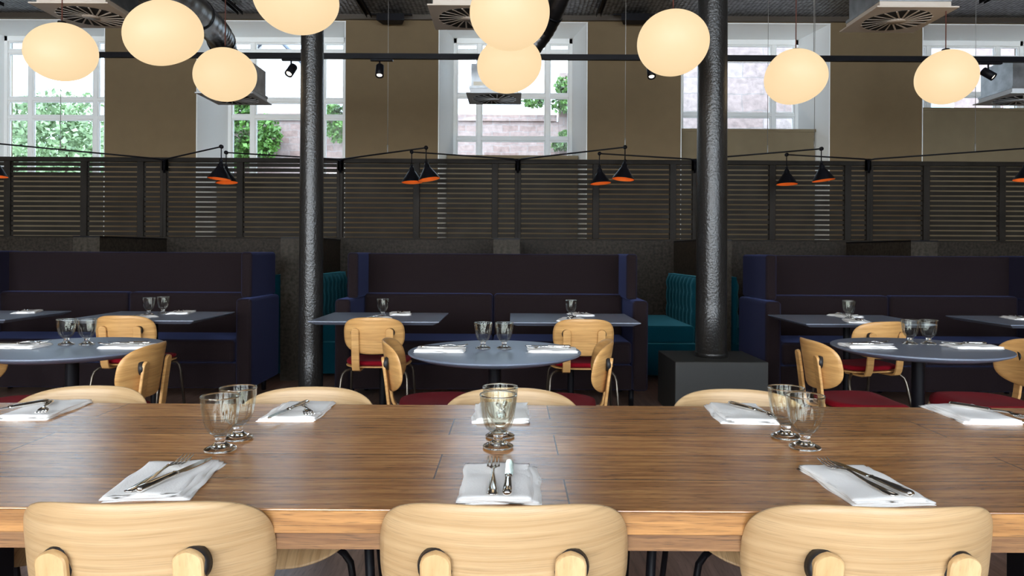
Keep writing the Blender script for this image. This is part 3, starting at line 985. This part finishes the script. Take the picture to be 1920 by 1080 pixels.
# long table
T0, T1 = 1.302, 2.202
lt = empty('long_table', (0, T0, 0), 0, 'long stained oak plank table across the foreground', 'table')
X0, X1 = -2.15, 2.15
def tb_plane(n, mat, x0, x1, y0, y1, z0, z1, **k):
    return MB().box(x0, x1, y0 - T0, y1 - T0, z0, z1).build(n, mat, lt, **k)
tt = tb_plane('tabletop', M_TABLE, X0, X1, T0 + 0.002, T1, 0.709, 0.75, bevel=0.0025)
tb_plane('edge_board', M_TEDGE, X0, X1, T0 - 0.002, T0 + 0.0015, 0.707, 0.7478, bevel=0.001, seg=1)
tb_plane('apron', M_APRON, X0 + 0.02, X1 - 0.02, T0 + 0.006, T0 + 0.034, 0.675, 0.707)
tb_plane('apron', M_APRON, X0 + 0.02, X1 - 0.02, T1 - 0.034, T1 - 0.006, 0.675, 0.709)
for sgn in (-1, 1):
    for y in (T0 + 0.30, T1 - 0.28):
        MB().tube([(sgn * 0.325, y - T0, 0.709), (sgn * 0.29, y - T0, 0.0)], 0.011, 12).build('leg', M_BLACK, lt)
    x0, x1 = sorted((sgn * 1.14, sgn * 1.50))
    MB().box(x0, x1, 0.28, 0.34, 0, 0.709).build('end_support', M_BLACK, lt, bevel=0.004)

# ------------------------------------------------------------------ glassware
def make_goblet():
    n = 80
    def rf(r, z, a):
        # twelve flat flutes on the lower bowl
        if 0.040 < z < 0.094 and r > 0.012:
            k = math.sin(PI * (z - 0.040) / 0.054) ** 0.5
            return r * (1 - 0.075 * k * (0.5 - 0.5 * math.cos(12 * a)))
        return r
    root = empty('goblet', (0, 0, 0))
    foot = [(0.0, 0.0), (0.033, 0.0), (0.0365, 0.0015), (0.0372, 0.004), (0.035, 0.0065), (0.027, 0.010), (0.018, 0.0145), (0.0125, 0.019), (0.0105, 0.023), (0.0125, 0.027), (0.0115, 0.030), (0.0145, 0.034), (0.0, 0.0345)]
    MB().lathe(foot, 48).build('foot', M_GLASS, root)
    bowl = [(0.0, 0.0346), (0.0145, 0.0346), (0.022, 0.040), (0.029, 0.047), (0.034, 0.056), (0.0375, 0.066), (0.0400, 0.078), (0.0418, 0.092), (0.0432, 0.106), (0.0448, 0.120), (0.0452, 0.1255), (0.0448, 0.128),
            (0.0435, 0.1285), (0.0425, 0.1265), (0.0420, 0.12), (0.0408, 0.106), (0.0394, 0.092), (0.0372, 0.078), (0.0340, 0.066), (0.029, 0.056), (0.022, 0.048), (0.012, 0.0435), (0.0, 0.042)]
    MB().lathe(bowl, 96, rfun=rf).build('bowl', M_BOWL, root)
    MB().lathe([(0.0433, 0.1265), (0.0442, 0.1292), (0.0452, 0.1292), (0.0457, 0.1265), (0.0450, 0.1258), (0.0438, 0.1258), (0.0433, 0.1265)], 64).build('rim', M_GLASS, root)
    return root
gob = make_goblet(); gs = {}
def goblet(px, py, z, lb, grp, rim=False, xy=None):
    if xy is None:
        p = atz(px, py, z)
        xy = (p.x, p.y)
    put(gob, gs, (xy[0], xy[1], z + 0.0005), random.uniform(0, 6), lb, 'glass', grp)
TZ = 0.75
GA = 'footed glasses on the long table'
for (x, y, lb) in ((-0.686, 1.684, 'fluted footed glass on the long table, left pair, front one'),
                   (-0.684, 1.787, 'fluted footed glass on the long table, left pair, rear one'),
                   (-0.031, 1.722, 'fluted footed glass on the long table, centre pair, front one'),
                   (-0.028, 1.822, 'fluted footed glass on the long table, centre pair, rear one'),
                   (0.712, 1.728, 'fluted footed glass on the long table, right pair, front one'),
                   (0.704, 1.828, 'fluted footed glass on the long table, right pair, rear one')):
    goblet(0, 0, TZ, lb, GA, xy=(x, y))
GB = 'footed glasses on the round tables'
for (x, y, lb) in ((-0.139, 3.49, 'footed glass on the middle round table, left of the two'), (-0.036, 3.49, 'footed glass on the middle round table, right of the two'),
                   (-2.215, 3.55, 'footed glass on the left round table, left of the two'), (-2.113, 3.55, 'footed glass on the left round table, right of the two'),
                   (2.095, 3.75, 'footed glass on the right round table, left of the two'), (2.192, 3.75, 'footed glass on the right round table, right of the two')):
    goblet(0, 0, TZ, lb, GB, xy=(x, y))
GC = 'footed glasses on the square tables'
for (x, y, lb) in ((-2.655, 5.22, 'footed glass on the left square table, front one of the pair'), (-2.60, 5.32, 'footed glass on the left square table, rear one of the pair'),
                   (-0.94, 5.20, 'single footed glass on the square table right of the left column'),
                   (0.432, 5.19, 'single footed glass on the square table left of the plinth'),
                   (2.46, 5.20, 'footed glass on the right square table, front one of the pair'), (2.50, 5.30, 'footed glass on the right square table, rear one of the pair')):
    goblet(0, 0, TZ, lb, GC, xy=(x, y))

# ------------------------------------------------------------------ napkins and cutlery
def make_napkin(seed):
    rnd = random.Random(seed)
    mb = MB()
    ph = [rnd.uniform(0, 6) for _ in range(8)]
    def layer(x0, x1, y0, y1, z, th, k):
        nx, ny = 16, 22
        def pos(i, j, top):
            u, v = i / nx, j / ny
            x = x0 + (x1 - x0) * u + 0.0022 * math.sin(7 * v + ph[k % 8]) + 0.0015 * math.sin(13 * v + ph[(k + 3) % 8])
            y = y0 + (y1 - y0) * v + 0.0022 * math.sin(6 * u + ph[(k + 1) % 8])
            e = min(u, 1 - u, v * 1.3, (1 - v) * 1.3)
            rr = min(1.0, e / 0.045)
            h = th * (0.35 + 0.65 * math.sqrt(max(0, 1 - (1 - rr) ** 2)))
            wz = 0.0010 * math.sin(9 * u + 4 * v + ph[(k + 2) % 8]) + 0.0008 * math.sin(11 * v + ph[(k + 4) % 8])
            return (x, y, z + (h + wz if top else 0))
        vs = [pos(i, j, 1) for i in range(nx + 1) for j in range(ny + 1)] + [pos(i, j, 0) for i in range(nx + 1) for j in range(ny + 1)]
        N_ = (nx + 1) * (ny + 1)
        idx = lambda i, j: i * (ny + 1) + j
        fs = []
        for i in range(nx):
            for j in range(ny):
                fs.append((idx(i, j), idx(i + 1, j), idx(i + 1, j + 1), idx(i, j + 1)))
                fs.append((N_ + idx(i, j), N_ + idx(i, j + 1), N_ + idx(i + 1, j + 1), N_ + idx(i + 1, j)))
        for i in range(nx):
            fs.append((idx(i, 0), idx(i + 1, 0), N_ + idx(i + 1, 0), N_ + idx(i, 0)))
            fs.append((idx(i, ny), idx(i + 1, ny), N_ + idx(i + 1, ny), N_ + idx(i, ny)))
        for j in range(ny):
            fs.append((idx(0, j), idx(0, j + 1), N_ + idx(0, j + 1), N_ + idx(0, j)))
            fs.append((idx(nx, j), idx(nx, j + 1), N_ + idx(nx, j + 1), N_ + idx(nx, j)))
        mb.add(vs, fs, True)
    a, c = 0.080, 0.118
    layer(-a, a, -c, c, 0, 0.0035, 0)
    layer(-a + 0.001, a - rnd.uniform(0.0, 0.004), -c + 0.002, c - 0.004, 0.003, 0.0035, 1)
    layer(-a + 0.002, a - rnd.uniform(0.010, 0.02), -c, c - 0.001, 0.006, 0.004, 2)
    layer(-a + 0.002, a - rnd.uniform(0.012, 0.022), -c + 0.004, c - 0.008, 0.0095, 0.003, 3)
    o = mb.build('folded_napkin', M_NAPKIN)
    return o
nap = [make_napkin(1), make_napkin(5), make_napkin(9)]
naps = [{}, {}, {}]
NT = 0.0135

def make_fork():
    mb = MB()
    # along +y: handle end at y=0, tines at y=0.195
    def sec(y, w, z, t): return (y, w, z, t)
    S_ = [(0.0, 0.006, 0.003, 0.0012), (0.006, 0.0105, 0.003, 0.0016), (0.03, 0.0095, 0.003, 0.0018), (0.075, 0.0055, 0.005, 0.002), (0.105, 0.003, 0.0085, 0.0022), (0.122, 0.0032, 0.010, 0.002), (0.132, 0.008, 0.0095, 0.0016), (0.140, 0.0120, 0.0075, 0.0012), (0.150, 0.0125, 0.0058, 0.0011)]
    vs = []; fs = []
    for (y, w, z, t) in S_:
        vs += [(-w, y, z), (-w * 0.6, y, z + t), (w * 0.6, y, z + t), (w, y, z), (w * 0.6, y, z - t * 0.6), (-w * 0.6, y, z - t * 0.6)]
    for i in range(len(S_) - 1):
        for j in range(6):
            a, b_ = i * 6 + j, i * 6 + (j + 1) % 6
            fs.append((a, b_, b_ + 6, a + 6))
    fs.append(tuple(range(6))); fs.append(tuple((len(S_) - 1) * 6 + j for j in range(6)))
    mb.add(vs, fs, True)
    for k in range(4):
        x = -0.0105 + 0.007 * k
        mb.tube([(x, 0.148, 0.0055), (x, 0.165, 0.0045), (x * 0.98, 0.182, 0.007), (x * 0.96, 0.197, 0.0115)], [0.0017, 0.0016, 0.0014, 0.0008], 8)
    return mb.build('table_fork', M_STEEL)
def make_knife():
    mb = MB()
    S_ = [(0.0, 0.006, 0.0045), (0.005, 0.0085, 0.0060), (0.03, 0.0090, 0.0062), (0.07, 0.0072, 0.0055), (0.092, 0.0058, 0.0048), (0.096, 0.0072, 0.0056), (0.099, 0.0060, 0.0046), (0.103, 0.0078, 0.0042)]
    vs = []; fs = []; n = 10
    for (y, w, t) in S_:
        for j in range(n):
            a = 2 * PI * j / n
            vs.append((w * math.cos(a), y, 0.0062 + t * math.sin(a)))
    for i in range(len(S_) - 1):
        for j in range(n):
            a, b_ = i * n + j, i * n + (j + 1) % n
            fs.append((a, b_, b_ + n, a + n))
    fs.append(tuple(range(n))); fs.append(tuple((len(S_) - 1) * n + j for j in range(n)))
    mb.add(vs, fs, True)
    o = mb.build('table_knife', M_STEEL)
    bl_ = MB().prism([(-0.0065, 0.100), (0.0085, 0.100), (0.0095, 0.13), (0.0095, 0.17), (0.0080, 0.190), (0.0035, 0.204), (-0.0015, 0.208), (-0.0055, 0.20), (-0.0065, 0.18)], 0.0050, 0.0068)
    bl_.build('blade', M_STEEL, o)
    return o
fk = make_fork(); fk.scale = (1.12,) * 3; fks = {}
kn = make_knife(); kn.scale = (1.06,) * 3; kns = {}
def setting(i, x, y, rz, where, z=TZ, fork=(-0.012, -0.10, 0.02), knife=(0.012, -0.10, -0.02), grp='long table', flip=False):
    put(nap[i % 3], naps[i % 3], (x, y, z), rz, 'white folded napkin ' + where, 'napkin', 'napkins on the ' + grp)
    c, s = math.cos(rz), math.sin(rz)
    for (dx, dy, da), proto, st, nm, cat in ((fork, fk, fks, 'steel fork', 'fork'), (knife, kn, kns, 'steel knife', 'knife')):
        X = x + dx * c - dy * s; Y = y + dx * s + dy * c
        put(proto, st, (X, Y, z + NT + (0.004 if cat == 'knife' and False else 0.0)), rz + da, nm + ' on the napkin ' + where, cat, cat + 's on the ' + grp)
setting(0, -0.700, 1.456, R(6), 'in the left foreground', fork=(-0.032, -0.112, R(-10)), knife=(-0.014, -0.112, R(-19)))
setting(1, -0.020, 1.448, R(0), 'in the centre foreground', fork=(-0.014, -0.112, R(1)), knife=(0.013, -0.114, R(-1)))
setting(2, 0.713, 1.450, R(3), 'in the right foreground', fork=(0.006, -0.108, R(9)), knife=(0.036, -0.110, R(12)))
setting(1, -1.370, 2.085, R(182), 'at the far left of the long table', fork=(0.02, -0.07, R(25)), knife=(0.015, -0.055, R(-30)))
setting(0, -0.622, 2.085, R(180), 'across the table beside the left glasses', fork=(0.01, -0.07, R(22)), knife=(-0.01, -0.06, R(-12)))
setting(2, -0.030, 2.080, R(180), 'behind the centre glasses', fork=(0.01, -0.08, R(4)), knife=(-0.012, -0.08, R(-3)))
setting(1, 0.665, 2.085, R(176), 'across the table beside the right glasses', fork=(-0.02, -0.07, R(18)), knife=(0.01, -0.075, R(30)))
setting(0, 1.345, 2.095, R(178), 'at the far right of the long table', fork=(-0.02, -0.07, R(22)), knife=(0.015, -0.075, R(40)))
# round tables: settings left and right, lying across
for k, nm in (('C', 'middle'), ('L', 'left'), ('R', 'right')):
    x, y = RT[k]
    setting(1, x - 0.26, y + 0.00, R(-90), 'on the left side of the %s round table' % nm, grp='round tables', fork=(-0.01, -0.09, R(8)), knife=(0.02, -0.09, R(-4)))
    setting(2, x + 0.275, y + 0.01, R(90), 'on the right side of the %s round table' % nm, grp='round tables', fork=(-0.01, -0.09, R(8)), knife=(0.02, -0.09, R(-4)))
for k, nm in (('L', 'left square table'), ('CL', 'square table right of the left column'), ('CR', 'square table left of the plinth'), ('R', 'right square table')):
    x = SQ[k]
    setting(0, x - 0.02, 4.99, R(-14), 'near side of the ' + nm, grp='square tables')
    setting(2, x + 0.09, 5.41, R(190), 'far side of the ' + nm, grp='square tables')
setting(1, SQ['LL'] + 0.2, 5.40, R(200), 'on the square table at the far left edge', grp='square tables')
setting(1, SQ['RR'] - 0.06, 5.30, R(170), 'on the square table at the far right edge', grp='square tables')
o = nap[0].copy(); COL.objects.link(o); o.location = (1.16, 7.2, TZ); o.rotation_euler = (0, 0, R(90))
tag(o, 'white napkin on the dark booth table beyond the middle sofa', 'napkin', 'napkins on the booth tables')

# ------------------------------------------------------------------ opal globes
def globe(px, py, wpx, hpx, seed, lb, cord=0):
    t = (px - 960) / F
    Y = 0.47 * F * math.sqrt(1 + t * t) / wpx
    c = at(px, py, Y)
    asp = hpx / wpx * math.sqrt(1 + t * t) / math.sqrt(1 + ((py - HY) / F) ** 2)
    rnd = random.Random(seed)
    rt = empty('opal_pendant_lamp', tuple(c), 0, lb, 'lamp', 'opal globe pendants')
    mb = MB()
    nu, nv = 64, 40
    # a gently irregular pebble: sum of smooth lobes
    lob = [(Vector((rnd.uniform(-1, 1), rnd.uniform(-1, 1), rnd.uniform(-1, 1))).normalized(), rnd.uniform(0.03, 0.075)) for _ in range(4)]
    vs = []
    for j in range(nv + 1):
        th = PI * j / nv
        for i in range(nu):
            ph = 2 * PI * i / nu
            d = Vector((math.sin(th) * math.cos(ph), math.sin(th) * math.sin(ph), math.cos(th)))
            r_ = 1.0
            for (l, am) in lob:
                r_ += am * (d.dot(l) ** 2 - 0.33) + am * 0.5 * d.dot(l) ** 3
            vs.append((d.x * 0.235 * r_, d.y * 0.235 * r_, d.z * 0.235 * asp * r_))
    # normalise the extents so the silhouette has the measured size
    for ax, half in ((0, 0.235), (1, 0.235), (2, 0.235 * asp)):
        lo = min(v[ax] for v in vs); hi = max(v[ax] for v in vs)
        vs = [tuple((( (v[q] - (lo + hi) / 2) * (2 * half / (hi - lo))) if q == ax else v[q]) for q in range(3)) for v in vs]
    fs = [(j * nu + i, (j + 1) * nu + i, (j + 1) * nu + (i + 1) % nu, j * nu + (i + 1) % nu) for j in range(nv) for i in range(nu)]
    mb.add(vs, fs, True)
    mb.build('opal_glass', M_GLOBE, rt)
    top = 0.235 * asp
    zc = CEIL - c.z
    MB().lathe([(0, top + 0.012), (0.028, top + 0.01), (0.032, top - 0.006), (0, top - 0.006)], 20).build('cap', M_BLACK, rt)
    MB().tube([(0, 0, top), (0.0, 0, (top + zc) / 2), (0, 0, zc)], 0.004, 6).build('cord', M_CORD, rt)
globe(116, 98, 142, 114, 31, 'irregular opal globe pendant at the far left, in front of the window')
globe(307, 62, 150, 127, 12, 'large opal globe pendant second from the left, before the duct')
globe(422, 140, 118, 103, 33, 'small opal globe pendant hanging low, third from left')
globe(555, 0, 166, 128, 14, 'large opal globe pendant cut by the top, above the left column')
globe(956, 24, 150, 143, 5, 'large opal globe pendant in the centre, upper of the overlapping two')
globe(955, 122, 121, 105, 6, 'smaller opal globe pendant in the centre, lower of the overlapping two')
globe(1262, 81, 137, 125, 7, 'opal globe pendant overlapping the right column')
globe(1492, 144, 119, 103, 8, 'opal globe pendant right of the right column')
globe(1773, 145, 131, 104, 19, 'opal globe pendant at the far right')

# ------------------------------------------------------------------ ventilation
def diffuser(x, y, z, s, boxh, lb, tint=M_DIFF):
    r = empty('air_diffuser', (x, y, z), 0, lb, 'diffuser', 'square swirl diffusers')
    h = s / 2
    MB().box(-h, h, -h, h, 0, 0.012).box(-h + 0.04, h - 0.04, -h + 0.04, h - 0.04, 0.012, 0.06).build('plate', tint, r, bevel=0.003)
    n = 20
    out = [(0.40 * s * math.cos(2 * PI * k / n), 0.40 * s * math.sin(2 * PI * k / n)) for k in range(n)]
    MB().prism(out, -0.003, 0.0005).build('recess_shade_disc', M_RECESS_SHADE, r)  # flat disc under the plate, the recess shade is painted in its dark colour
    bl = MB()
    for k in range(n):
        a = 2 * PI * (k + 0.5) / n
        M_ = Matrix.Rotation(a, 4, 'Z')
        bl.add([(0.09 * s, 0.028 * s, -0.004), (0.41 * s, -0.012 * s, -0.004), (0.41 * s, 0.010 * s, -0.007), (0.09 * s, 0.045 * s, -0.007),
                (0.09 * s, 0.028 * s, -0.008), (0.41 * s, -0.012 * s, -0.008), (0.41 * s, 0.010 * s, -0.009), (0.09 * s, 0.045 * s, -0.009)],
               [(0, 1, 2, 3), (4, 5, 6, 7), (0, 1, 5, 4), (1, 2, 6, 5), (2, 3, 7, 6), (3, 0, 4, 7)], M=M_)
    bl.lathe([(0, -0.010), (0.105 * s, -0.010), (0.105 * s, -0.003)], 28)
    bl.build('swirl_blades', tint, r)
    q = h * 0.82
    bx = MB().box(-q, q, -q, q, 0.06, 0.06 + boxh)
    bx.box(-q - 0.02, q + 0.02, -q - 0.02, q + 0.02, 0.06, 0.085)
    bx.build('plenum_box', M_GALV, r)
    return r
diffuser(-3.46, 5.85, 3.14, 0.62, 0.42, 'large square swirl diffuser at upper left behind the first two globes')
diffuser(-0.36, 5.85, 3.14, 0.62, 0.42, 'large square swirl diffuser at top centre beside the upper globe')
diffuser(3.14, 5.85, 3.14, 0.64, 0.45, 'large square swirl diffuser at upper right between the globes')
M_DIFG = plain('grey_diffuser_plate', (0.62, 0.64, 0.66), 0.5)
diffuser(-0.20, 7.73, 2.885, 0.58, 0.26, 'small grey swirl diffuser hanging below the lower centre globe', M_DIFG)
diffuser(-3.0, 7.7, 2.86, 0.6, 0.30, 'small grey swirl diffuser behind the low third globe', M_DIFG)
diffuser(5.47, 7.7, 2.90, 0.62, 0.32, 'small grey swirl diffuser at the far right edge', M_DIFG)
o = MB().box(-0.055, 0.055, -0.002, 0.002, -0.03, 0.03).build('rating_plate', plain('paper_label', (0.62, 0.58, 0.48), 0.6))
o.location = (-0.36, 7.73 - 0.238 - 0.002, 2.885 + 0.10); tag(o, 'small pale rating plate on the grey plenum box below the centre globes', 'label plate')

def duct(pts, r, lb, rib=True, name='spiral_duct'):
    rt = empty(name, tuple(pts[0]), 0, lb, 'duct')
    o0 = Vector(pts[0])
    P_ = [Vector(p) - o0 for p in pts]
    # smooth sampled path
    smp = []
    for i in range(len(P_) - 1):
        for k in range(14):
            t = k / 14
            p0 = P_[max(0, i - 1)]; p1 = P_[i]; p2 = P_[i + 1]; p3 = P_[min(len(P_) - 1, i + 2)]
            smp.append(0.5 * ((2 * p1) + (-p0 + p2) * t + (2 * p0 - 5 * p1 + 4 * p2 - p3) * t * t + (-p0 + 3 * p1 - 3 * p2 + p3) * t ** 3))
    smp.append(P_[-1])
    rr = [r + (0.004 if i % 3 == 0 else 0) for i in range(len(smp))]
    MB().tube(smp, rr, 32).build('duct_body', M_DUCT, rt)
    for i in (len(smp) // 3, 2 * len(smp) // 3):
        c = smp[i]; tg = (smp[i + 1] - smp[i - 1]).normalized()
        rot = tg.to_track_quat('Z', 'Y').to_matrix().to_4x4()
        MB().lathe([(r + 0.003, -0.012), (r + 0.010, -0.012), (r + 0.010, 0.012), (r + 0.003, 0.012)], 32, M=Matrix.Translation(c) @ rot).build('clamp_ring', M_BLACK, rt)
duct([P(250, -60, 4.9), P(330, -10, 5.8), P(388, 42, 6.9), P(410, 66, 7.4), at(420, 95, 7.7), at(427, 130, 7.7)], 0.135, 'dark spiral duct slanting down behind the second globe at upper left')
duct([P(1075, -60, 7.3), P(1045, 10, 7.5), P(1020, 60, 7.7), P(985, 105, 7.75), at(950, 145, 7.75)], 0.10, 'black flexible duct dropping behind the two centre globes', name='flexible_duct')
duct([P(1985, 60, 7.3), P(1960, 120, 7.6), P(1935, 140, 7.7)], 0.12, 'short steel duct feeding the diffuser at the far right', name='flexible_duct')

# ceiling rails, sprinkler/speaker boxes
for k, (X, y0, y1, z, lb) in enumerate(((-2.08, 6.5, 10.3, 4.60, 'dark steel channel under the ceiling left of the centre globes'),
                                        (1.22, 6.5, 10.2, 4.60, 'dark steel channel under the ceiling right of the centre globes'),
                                        (-3.9, 6.5, 10.2, 4.60, 'dark steel channel under the ceiling above the third globe'),
                                        (-7.1, 6.5, 9.9, 4.60, 'dark steel channel under the ceiling at the far left'),
                                        (6.3, 6.5, 9.6, 4.60, 'dark steel channel under the ceiling at the far right'))):
    r = MB().box(-0.035, -0.028, y0, y1, 0, 0.05).box(0.028, 0.035, y0, y1, 0, 0.05).box(-0.035, 0.035, y0, y1, 0.045, 0.05)
    for yy in (y0 + 0.4, (y0 + y1) / 2, y1 - 0.2):
        r.tube([(0, yy, 0.04), (0, yy, CEIL - z)], 0.008, 6)
    o = r.build('ceiling_channel', M_BLACK); o.location = (X, 0, z)
    tag(o, lb, 'channel', 'steel channels under the ceiling')
for (px, lb) in ((734, 'small black box speaker fixed under the beam above the second pier'), (1189, 'small black box speaker fixed under the beam above the third pier')):
    c = at(px, 33, 10.3)
    o = MB().prism([(-0.20, -0.1), (0.20, -0.1), (0.14, 0.1), (-0.14, 0.1)], -0.07, 0.03).box(-0.3, 0.3, -0.02, 0.02, 0.03, 0.05).build('wall_speaker', M_BLACK)
    o.location = c
    tag(o, lb, 'speaker', 'small speakers under the beam')

# lighting track with spots
TZ_ = at(960, 107, 7.0).z
tr = empty('lighting_track', (0, 7.0, TZ_), 0, 'long black lighting track crossing in front of the windows', 'track')
MB().box(-4.45, 6.6, -0.02, 0.02, -0.026, 0.026).build('rail', M_BLACK, tr)
for x in (-2.05, 2.95, 5.6):
    MB().tube([(x, 0, 0.02), (x, 0, CEIL - TZ_)], 0.003, 6).build('suspension_cable', M_CABLE, tr)
def spot(px, py, tiltx, tiltz, lb):
    c = at(px, 117 if px < 1000 else 122, 7.0)
    zt = TZ_ - 0.026
    r = empty('track_spotlight', (c.x, 7.0, zt), 0, lb, 'spotlight', 'spotlights on the track')
    MB().box(-0.09, 0.13, -0.017, 0.017, -0.022, -0.001).build('adapter', M_BLACK, r, bevel=0.003)
    MB().tube([(0, 0, -0.02), (0, 0, -0.075)], 0.008, 10).build('stem', M_BLACK, r)
    M_ = Matrix.Translation((0, 0, -0.115)) @ Matrix.Rotation(tiltz, 4, 'Z') @ Matrix.Rotation(tiltx, 4, 'X')
    MB().lathe([(0, 0.062), (0.036, 0.062), (0.040, 0.055), (0.040, -0.062), (0.034, -0.064), (0.031, -0.05), (0, -0.05)], 28, M=M_).build('lamp_head', M_BLACK, r)
    MB().lathe([(0, -0.052), (0.026, -0.052), (0.026, -0.048), (0, -0.048)], 20, M=M_).build('lens', M_LENS, r)
spot(546, 126, R(-40), R(-20), 'black track spotlight left of the left column')
spot(712, 128, R(-25), R(5), 'black track spotlight right of the left column')
spot(1221, 138, R(-25), R(0), 'black track spotlight half hidden by the globe at the right column')
spot(1853, 140, R(-50), R(45), 'lit track spotlight at the far right by the globe')

# ------------------------------------------------------------------ swing-arm lamps on the screen
def swing(bpx, epx, epy, tilt, cab, lb):
    B = at(bpx, 301, SY - 0.075)
    zz = B.z + 0.02
    hy = HY + (epx - 960) * math.sin(ROLL)
    Ye = (zz - CAMZ) * F / (hy - epy)
    E = at(epx, epy, Ye)
    r = empty('swing_arm_lamp', tuple(B), 0, lb, 'lamp', 'black swing-arm lamps on the screen')
    e = E - B
    d = e.normalized()
    MB().tube([(0, 0, -0.05), (0, -0.01, 0.0), tuple(d * 0.06 + Vector((0, 0, 0.012))), tuple(e)], [0.011, 0.010, 0.009, 0.0075], 10).build('arm', M_BLACK, r)
    br_ = MB().tube([(0, 0, -0.14), (0, 0, 0.0)], [0.012, 0.020], 12).box(-0.028, 0.028, 0.0, 0.03, -0.11, 0.02)
    br_.build('bracket', M_BLACK, r)
    j = MB()
    M_ = Matrix.Translation(e) @ Matrix.Rotation(PI / 2, 4, 'X')
    j.lathe([(0, -0.012), (0.02, -0.012), (0.02, 0.012), (0, 0.012)], 16, M=M_)
    j.build('joint', M_BLACK, r)
    st = e + Vector((0, 0, -0.135))
    MB().tube([e, st], 0.0055, 8).build('stem', M_BLACK, r)
    MB().lathe([(0, -0.01), (0.014, -0.01), (0.014, 0.01), (0, 0.01)], 14, M=Matrix.Translation(st) @ Matrix.Rotation(PI / 2, 4, 'X')).build('joint', M_BLACK, r)
    T = Matrix.Translation(st) @ Matrix.Rotation(tilt, 4, 'Y') @ Matrix.Rotation(R(-4), 4, 'X')
    sh = MB().lathe([(0, -0.01), (0.014, -0.012), (0.020, -0.03), (0.030, -0.045), (0.030, -0.066), (0.040, -0.075), (0.112, -0.185), (0.113, -0.188), (0.110, -0.187)], 40, M=T)
    so_ = sh.build('shade', M_BLACK, r)
    MB().lathe([(0, -0.072), (0.036, -0.076), (0.1095, -0.187)], 40, M=T).build('shade_lining', M_LINING, so_)
    MB().lathe([(0, -0.085), (0.02, -0.095), (0.026, -0.115), (0.02, -0.135), (0, -0.145)], 16, M=T).build('bulb', M_BULB, so_)
    for t in cab:
        p = e * t
        MB().tube([tuple(p), tuple(p + Vector((0, 0, CEIL - B.z - p.z)))], 0.0028, 6).build('suspension_cable', M_CABLE, r)
        MB().tube([tuple(p), tuple(p + Vector((0, 0, 0.09)))], 0.006, 8).build('cable_clip', M_CABLE, r)
swing(308, -8, 269, R(0), (0.65,), 'black cone lamp at the left edge on the longest arm')
swing(308, 415, 275, R(4), (), 'black swing-arm lamp left of the left column, nearer of the pair')
swing(638, 424, 286, R(-4), (), 'black swing-arm lamp left of the left column, rear of the pair')
swing(638, 799, 277, R(-10), (0.58,), 'black swing-arm lamp left of centre, right one of the pair, tilted open')
swing(971, 772, 285, R(-2), (), 'black swing-arm lamp left of centre, left one of the pair')
swing(971, 1172, 276, R(6), (1.0,), 'black swing-arm lamp right of centre, right one of the pair')
swing(1303, 1124, 288, R(-4), (), 'black swing-arm lamp right of centre, left one of the pair')
swing(1303, 1540, 279, R(-6), (0.6, 0.95), 'black swing-arm lamp right of the right column, right one of the pair')
swing(1629, 1475, 290, R(0), (), 'black swing-arm lamp right of the right column, left one of the pair')
swing(1629, 1924, 278, R(4), (0.7,), 'black swing-arm lamp cut by the right edge')
